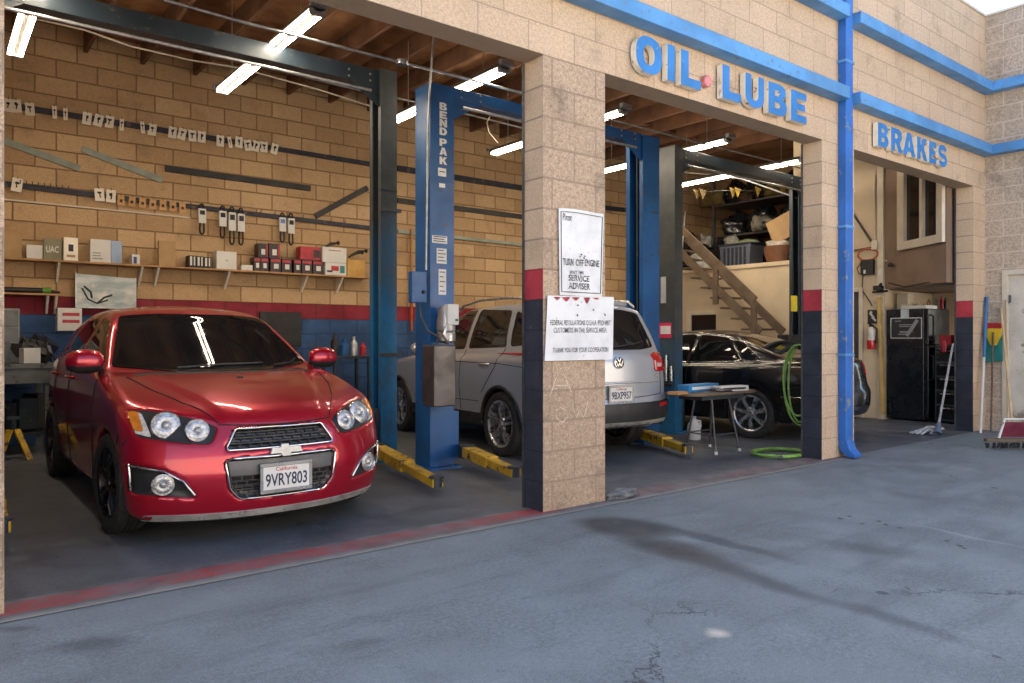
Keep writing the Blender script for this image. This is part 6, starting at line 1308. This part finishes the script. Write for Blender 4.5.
k = MB(); q = G(1013, 432, .12); a = WX(1001, 308, XV - .03); pole(k, q, a, .014); wpart(k, 'handle', pm('pine_handle', (.55,.40,.22), .55), wb, smooth=60)
k = MB(); q = G(1008, 433, .02); a = WX(1006, 300, XV - .03); pole(k, q, Vector((XV - .025, a.y, a.z)), .012); single(k, 'broom_handle', pm('pale_handle', (.5,.36,.22), .6), 'loose pale broom stick leaning behind the pine handle', 'stick', smooth=60)
# ------------------------------------------------------------------ signs on the block pillar
m, nt, b = new_mat('weathered_white_sign'); t = NT(nt); co = t.n('ShaderNodeTexCoord').outputs['Object']
c_ = t.mix(t.ramp(t.noise(co, 4, 6), .4, .7), (.72,.74,.76), (.58,.60,.62)); c_ = t.mix(t.ramp(t.noise(co, 24, 8, .75), .63, .68), c_, (.10,.07,.06)); t.l(c_, b.inputs['Base Color']); b.inputs['Roughness'].default_value = .4; m_sign = m
m, nt, b = new_mat('worn_black_lettering'); t = NT(nt); co = t.n('ShaderNodeTexCoord').outputs['Object']
c_ = t.mix(t.ramp(t.noise(co, 45, 6, .7), .52, .60), (.02,.022,.026), (.42,.43,.44)); t.l(c_, b.inputs['Base Color']); b.inputs['Roughness'].default_value = .5; m_ink = m
m_rust = pm('rusty_scrape', (.10,.035,.03), .8, var=.5, scale=30)
def sign(name, label, quad, th, lines, border=None, wave=.0):
    Q = [WY(x, y, YF - .015) for x, y in quad]       # tl, tr, br, bl
    o = sum(Q, Vector()) / 4; r = thing(name, label, 'sign', o)
    n = 10; mb = MB(); vs = []
    def P(u, v): return Q[0].lerp(Q[1], u).lerp(Q[3].lerp(Q[2], u), v)
    for i in range(n + 1):
        for j in range(n + 1):
            u, v = j / n, i / n; p = P(u, v); vs.append(p + Vector((0, -wave * math.sin(u * 3.1) * (1 - v) ** 2 - .003, wave * .8 * math.sin(u * 5) * (1 - v))))
    k = len(vs); vs += [p + Vector((0, th, 0)) for p in vs]; fs = []
    for i in range(n):
        for j in range(n):
            a = i*(n+1)+j; fs.append((a, a+n+1, a+n+2, a+1)); fs.append((k+a, k+a+1, k+a+n+2, k+a+n+1))
    for i in range(n):
        for a, q in ((i, i+1), (n*(n+1)+i+1, n*(n+1)+i), ((i+1)*(n+1), i*(n+1)), (i*(n+1)+n, (i+1)*(n+1)+n)): fs.append((a, q, k+q, k+a))
    mb.add(vs, fs); wpart(mb, 'sign_panel', m_sign, r)
    def surf(u, v): i, j = min(n, max(0, round(v*n))), min(n, max(0, round(u*n))); return P(u, v) + Vector((0, -wave * math.sin(u * 3.1) * (1 - v) ** 2 - .0065, wave * .8 * math.sin(u * 5) * (1 - v)))
    for txt, u0, u1, v0, v1, bold in lines:
        tv, tf = text_mesh(txt, .1, depth=.0, bold=bold, fit=(1, 1)); t_ = MB()
        t_.add([surf(u0 + (u1-u0)*(x[0]+.5), v1 + (v0-v1)*(x[1]+.5)) for x in tv], tf); lo = wpart(t_, 'lettering', m_ink, r)
    if border:
        t_ = MB(); lp = [surf(u, v) for u, v in [(border + (1-2*border)*i/8, border) for i in range(9)] + [(1-border, border + (1-2*border)*i/8) for i in range(1, 9)] + [(1-border - (1-2*border)*i/8, 1-border) for i in range(1, 9)] + [(border, 1-border - (1-2*border)*i/8) for i in range(1, 8)]]
        t_.tube(lp, .0028, 4, closed=True); wpart(t_, 'border', m_trimk, r)
    return r, surf
s1, f1 = sign('wall_sign', 'tall white sign reading TURN OFF ENGINE on the block pillar', [(558.5, 208), (603.5, 213.5), (601.5, 297), (559.5, 295)], .003,
  [('Please', .08, .27, .06, .14, .0), ('TURN', .07, .31, .575, .655, .0016), ('OFF', .36, .54, .575, .655, .0016), ('ENGINE', .57, .91, .565, .645, .0016), ('WAIT FOR', .22, .55, .71, .755, .0), ('SERVICE', .20, .68, .76, .83, .0012), ('ADVISER', .20, .70, .85, .925, .0012)], border=.04, wave=.006)
s2, f2 = sign('wall_sign', 'lower white sign reading CUSTOMERS IN THE SERVICE AREA, stained red along its top', [(547.5, 295.5), (613.5, 297), (612.5, 359.5), (544.5, 361)], .003,
  [('FEDERAL REGULATIONS O.S.H.A. PROHIBIT', .05, .95, .375, .455, .0003), ('CUSTOMERS IN THE SERVICE AREA.', .10, .90, .49, .57, .0003), ('THANK YOU FOR YOUR COOPERATION', .10, .92, .80, .875, .0003)])
rg = random.Random(21)
for f, r, n_, (v0, v1), (u0, u1) in ((f1, s1, 9, (.5, .98), (.45, .65)), (f2, s2, 10, (.03, .36), (.40, .95))):
    t_ = MB()
    for i in range(n_):
        u, v = rg.uniform(u0, u1), rg.uniform(v0, v1); s_ = rg.uniform(.003, .011); p = f(u, v) + Vector((0, -.0012, 0)); k_ = 9
        ph = [s_ * rg.uniform(.45, 1.0) for _ in range(k_)]; t_.add([p + Vector((ph[j]*math.cos(6.283*j/k_), 0, ph[j]*.8*math.sin(6.283*j/k_))) for j in range(k_)], [tuple(range(k_))])
    wpart(t_, 'scrape', m_rust, r)
t_ = MB()
for u, w_, h_ in ((.08, .10, .05), (.20, .12, .07), (.34, .12, .05), (.52, .10, .10), (.66, .1, .03)):
    a = [f2(u + w_*x, .02 + h_*y) + Vector((0, -.0016, 0)) for x, y in ((0,0),(.5,-.05),(1,0),(.8,.5),(.55,1),(.3,.6))]; t_.add(a, [tuple(range(6))])
wpart(t_, 'red_stain', pm('red_paint_stain', (.34,.03,.05), .6, var=.4, scale=30), s2)
# ------------------------------------------------------------------ work table, jug, hose
p0, p1, p2 = G(705.7, 451.3), G(737, 451), G(730, 445)
tb = thing('work_table', 'small dark round edged table on thin steel legs in the middle bay', 'table', (6.65, 5.0, .004)); zt = .615; tcx = (WY(675, 391, 4.95) + WY(745, 391, 4.95)) / 2
hw_ = (WY(744, 391, 4.95).x - WY(675, 391, 4.95).x) / 2
k = MB(); k.prism(rounded([(-hw_, -.22), (hw_, -.22), (hw_, .22), (-hw_, .22)], .18, 8), (tcx.x, 4.95, zt), (1,0,0), (0,1,0), (0,0,1), .022); wpart(k, 'tabletop', m_tim, tb)
k = MB(); k.box((tcx.x - hw_*.6, 4.80, zt - .05), (tcx.x + hw_*.6, 5.10, zt - .001)); wpart(k, 'apron', m_dgrey, tb)
for sx_, sy_ in ((-1,-1),(1,-1),(-1,1),(1,1)):
    k = MB(); k.tube([(tcx.x + sx_*.14, 4.95 + sy_*.10, zt - .002), (tcx.x + sx_*.20 + .02, 4.95 + sy_*.19, .012)], .011, 8); lg = wpart(k, 'leg', m_steel, tb, smooth=60)
    k = MB(); k.lathe([(.017, 0), (.017, .03), (.001, .03)], (tcx.x + sx_*.20 + .02, 4.95 + sy_*.19, .006), (0,0,1), 10); wpart(k, 'rubber_foot', m_wht, lg)
k = MB(); z_ = .20
k.tube([(tcx.x - .19, 4.78, z_), (tcx.x + .20, 4.78, z_)], .008, 6); k.tube([(tcx.x - .19, 5.12, z_), (tcx.x + .20, 5.12, z_)], .008, 6); k.tube([(tcx.x - .185, 4.78, z_), (tcx.x - .185, 5.12, z_)], .008, 6); wpart(k, 'stretcher', m_steel, tb)
def tbox(name, x0, x1, h, y, dep, mt, label, rot=0, print_=None):
    a, q = WY(x0, 388, y), WY(x1, 388, y); k = MB(); k.obox(((a.x+q.x)/2, y + dep/2, zt + .023 + h/2), (q.x - a.x, dep, h), Matrix.Rotation(R(rot), 3, 'Z')); o = single(k, name, mt, label, 'box', bevel=.003)
    if print_:
        k = MB(); k.obox(((a.x+q.x)/2, y + dep/2, zt + .023 + h/2), ((q.x - a.x)*.8, dep + .003, h*.4), Matrix.Rotation(R(rot), 3, 'Z')); wpart(k, 'print', print_, o)
m_bbox = pm('bright_blue_card', (.02,.20,.45), .45)
tbox('parts_box', 687, 720, .075, 4.98, .14, m_bbox, 'flat blue box on the small work table', 4, m_wht)
tbox('parts_box', 723, 747, .055, 4.80, .12, m_wht, 'flat white box with orange end on the small work table', -8, m_dark)
tbox('cardboard_box', 676, 689, .03, 4.80, .12, m_ply, 'low tan box at the left end of the small work table', 10)
k = MB(); k.tube([(tcx.x - .05, 4.78, zt + .04), (tcx.x + .12, 4.79, zt + .035)], .014, 8); k.tube([(tcx.x - .05, 4.78, zt + .04), (tcx.x - .12, 4.80, zt + .05), (tcx.x - .10, 4.86, zt + .05)], .02, 8); single(k, 'hand_tool', m_tank, 'dull steel hand tool lying on the small work table', 'tool', smooth=60)
jp = G(694, 440); jg = thing('water_jug', 'translucent white plastic jug on the floor beside the work table', 'jug', (jp.x, jp.y, .004))
m, nt, b = new_mat('milky_plastic'); b.inputs['Base Color'].default_value = (.62,.65,.68,1); b.inputs['Roughness'].default_value = .3; b.inputs['Subsurface Weight'].default_value = .3
k = MB(); k.lathe([(.001,.0),(.070,.0),(.078,.015),(.078,.15),(.070,.185),(.035,.225),(.022,.235),(.022,.25),(.001,.25)], (jp.x, jp.y, .006), (0,0,1), 24); wpart(k, 'bottle', m, jg, smooth=50)
k = MB(); k.tube([(jp.x + .02, jp.y - .01, .235), (jp.x + .075, jp.y - .03, .22), (jp.x + .085, jp.y - .03, .15)], .012, 8); wpart(k, 'handle', m, jg, smooth=60)
k = MB(); k.lathe([(.024,0),(.024,.022),(.001,.022)], (jp.x, jp.y, .256), (0,0,1), 14); wpart(k, 'cap', m_lblu, jg)
m_hose = pm('green_hose_rubber', (.20,.40,.08), .42, var=.25, scale=20)
hc = G(783, 456); pts = []
for i in range(110):
    t_ = i / 109 * 5.2 * math.pi; r_ = .29 + .018*math.sin(t_*1.7) + .010 * (i/109); pts.append(Vector((hc.x - .01 + r_*math.cos(t_)*1.05, hc.y + .05 + r_*math.sin(t_)*.75, .018 + .010*(i/109)*2.5)))
k = MB(); k.tube(pts, .0105, 8); hz = single(k, 'garden_hose', m_hose, 'green hose lying in a flat coil on the floor by the middle jamb', 'hose', smooth=60)
k = MB(); q = G(779, 458, .03); k.tube([q, q + Vector((.07, .02, 0))], .018, 8); wpart(k, 'coupling', m_rod, hz, smooth=50)
hx = P2[0] + .26; pts = []
for j, (ry, rz, dy) in enumerate(((.16, .42, 0), (.14, .37, .02), (.11, .40, -.015))):
    for i in range(30):
        t_ = math.pi/2 + 2*math.pi*i/30; pts.append(Vector((hx - .02*j, YI + .17 + dy + ry*math.cos(t_)*1.2, 1.13 - rz + rz*math.sin(t_))))
k = MB(); k.tube(pts, .0105, 8); single(k, 'garden_hose', m_hose, 'green hose hanging in loops behind the middle jamb', 'hose', smooth=60)
hkr = MB(); hkr.bar((P2[0] + .18, YI + .17, 1.10), (P2[0] + .36, YI + .17, 1.10), .03, .03); hkr.box((P2[0] + .34, YI + .003, 1.06), (P2[0] + .38, YI + .19, 1.14)); wpart(hkr, 'hose_hanger', m_steel, bld)
# debris at the foot of the pillar
p = G(621, 498); blob('rag', (p.x, p.y, .003), (.13, .06, .035), pm('grey_rag', (.16,.17,.17), .9, var=.4, scale=20), 'crumpled grey rag on the asphalt right of the sign pillar', 'rag', seed=77, amp=.35)
# ------------------------------------------------------------------ ceiling pipes and wires
def run(name, label, pts, r, mt, cat='pipe'):
    k = MB(); k.tube([WY(x, y, Y) for x, y, Y in pts], r, 7); return single(k, name, mt, label, cat, smooth=60)
run('conduit', 'thin steel conduit crossing the joists above the dark lift beam', [(165, 0, 5.9), (250, 24, 5.9), (400, 62, 5.9), (523, 93, 5.9)], .013, m_galv, 'conduit')
jb = MB(); p = WY(402, 62.5, 5.9); jb.lathe([(.05,-.02),(.055,0),(.05,.02),(.001,.02)], p, (0,0,1), 14); single(jb, 'junction_box', m_galv, 'round steel junction box on the ceiling conduit', 'junction box', smooth=40)
run('conduit', 'upper of the pale conduits running below the joist ends at the back wall', [(36, 13, 8.9), (120, 31, 8.9), (235, 57, 8.9), (375, 91, 8.9)], .013, m_galv, 'conduit')
run('conduit', 'lower pale conduit just below the other one at the back wall', [(36, 16, 8.8), (120, 34, 8.8), (235, 60, 8.8), (375, 94, 8.8)], .011, m_galv, 'conduit')
run('wire', 'pale wire sagging under the conduits along the back wall', [(36, 19, 8.7), (85, 30, 8.7), (130, 46, 8.7), (190, 60, 8.7), (240, 68, 8.7), (320, 90, 8.7), (370, 106, 8.7)], .010, m_cream, 'wire')
run('wire', 'thin wire drooping from the ceiling to the strip light beside the pillar', [(492, 112, 7.5), (487, 122, 7.3), (489, 132, 7.1), (498, 143, 7.0)], .007, m_cream, 'wire')
run('conduit', 'pale conduit running behind the lettered post to the block pillar', [(397, 98, 8.6), (450, 110, 8.6), (523, 128, 8.6)], .013, m_galv, 'conduit')
run('conduit', 'thin conduit crossing the joists over the middle bay', [(605, 118, 5.6), (700, 143, 5.6), (800, 168, 5.6)], .010, m_galv, 'conduit')
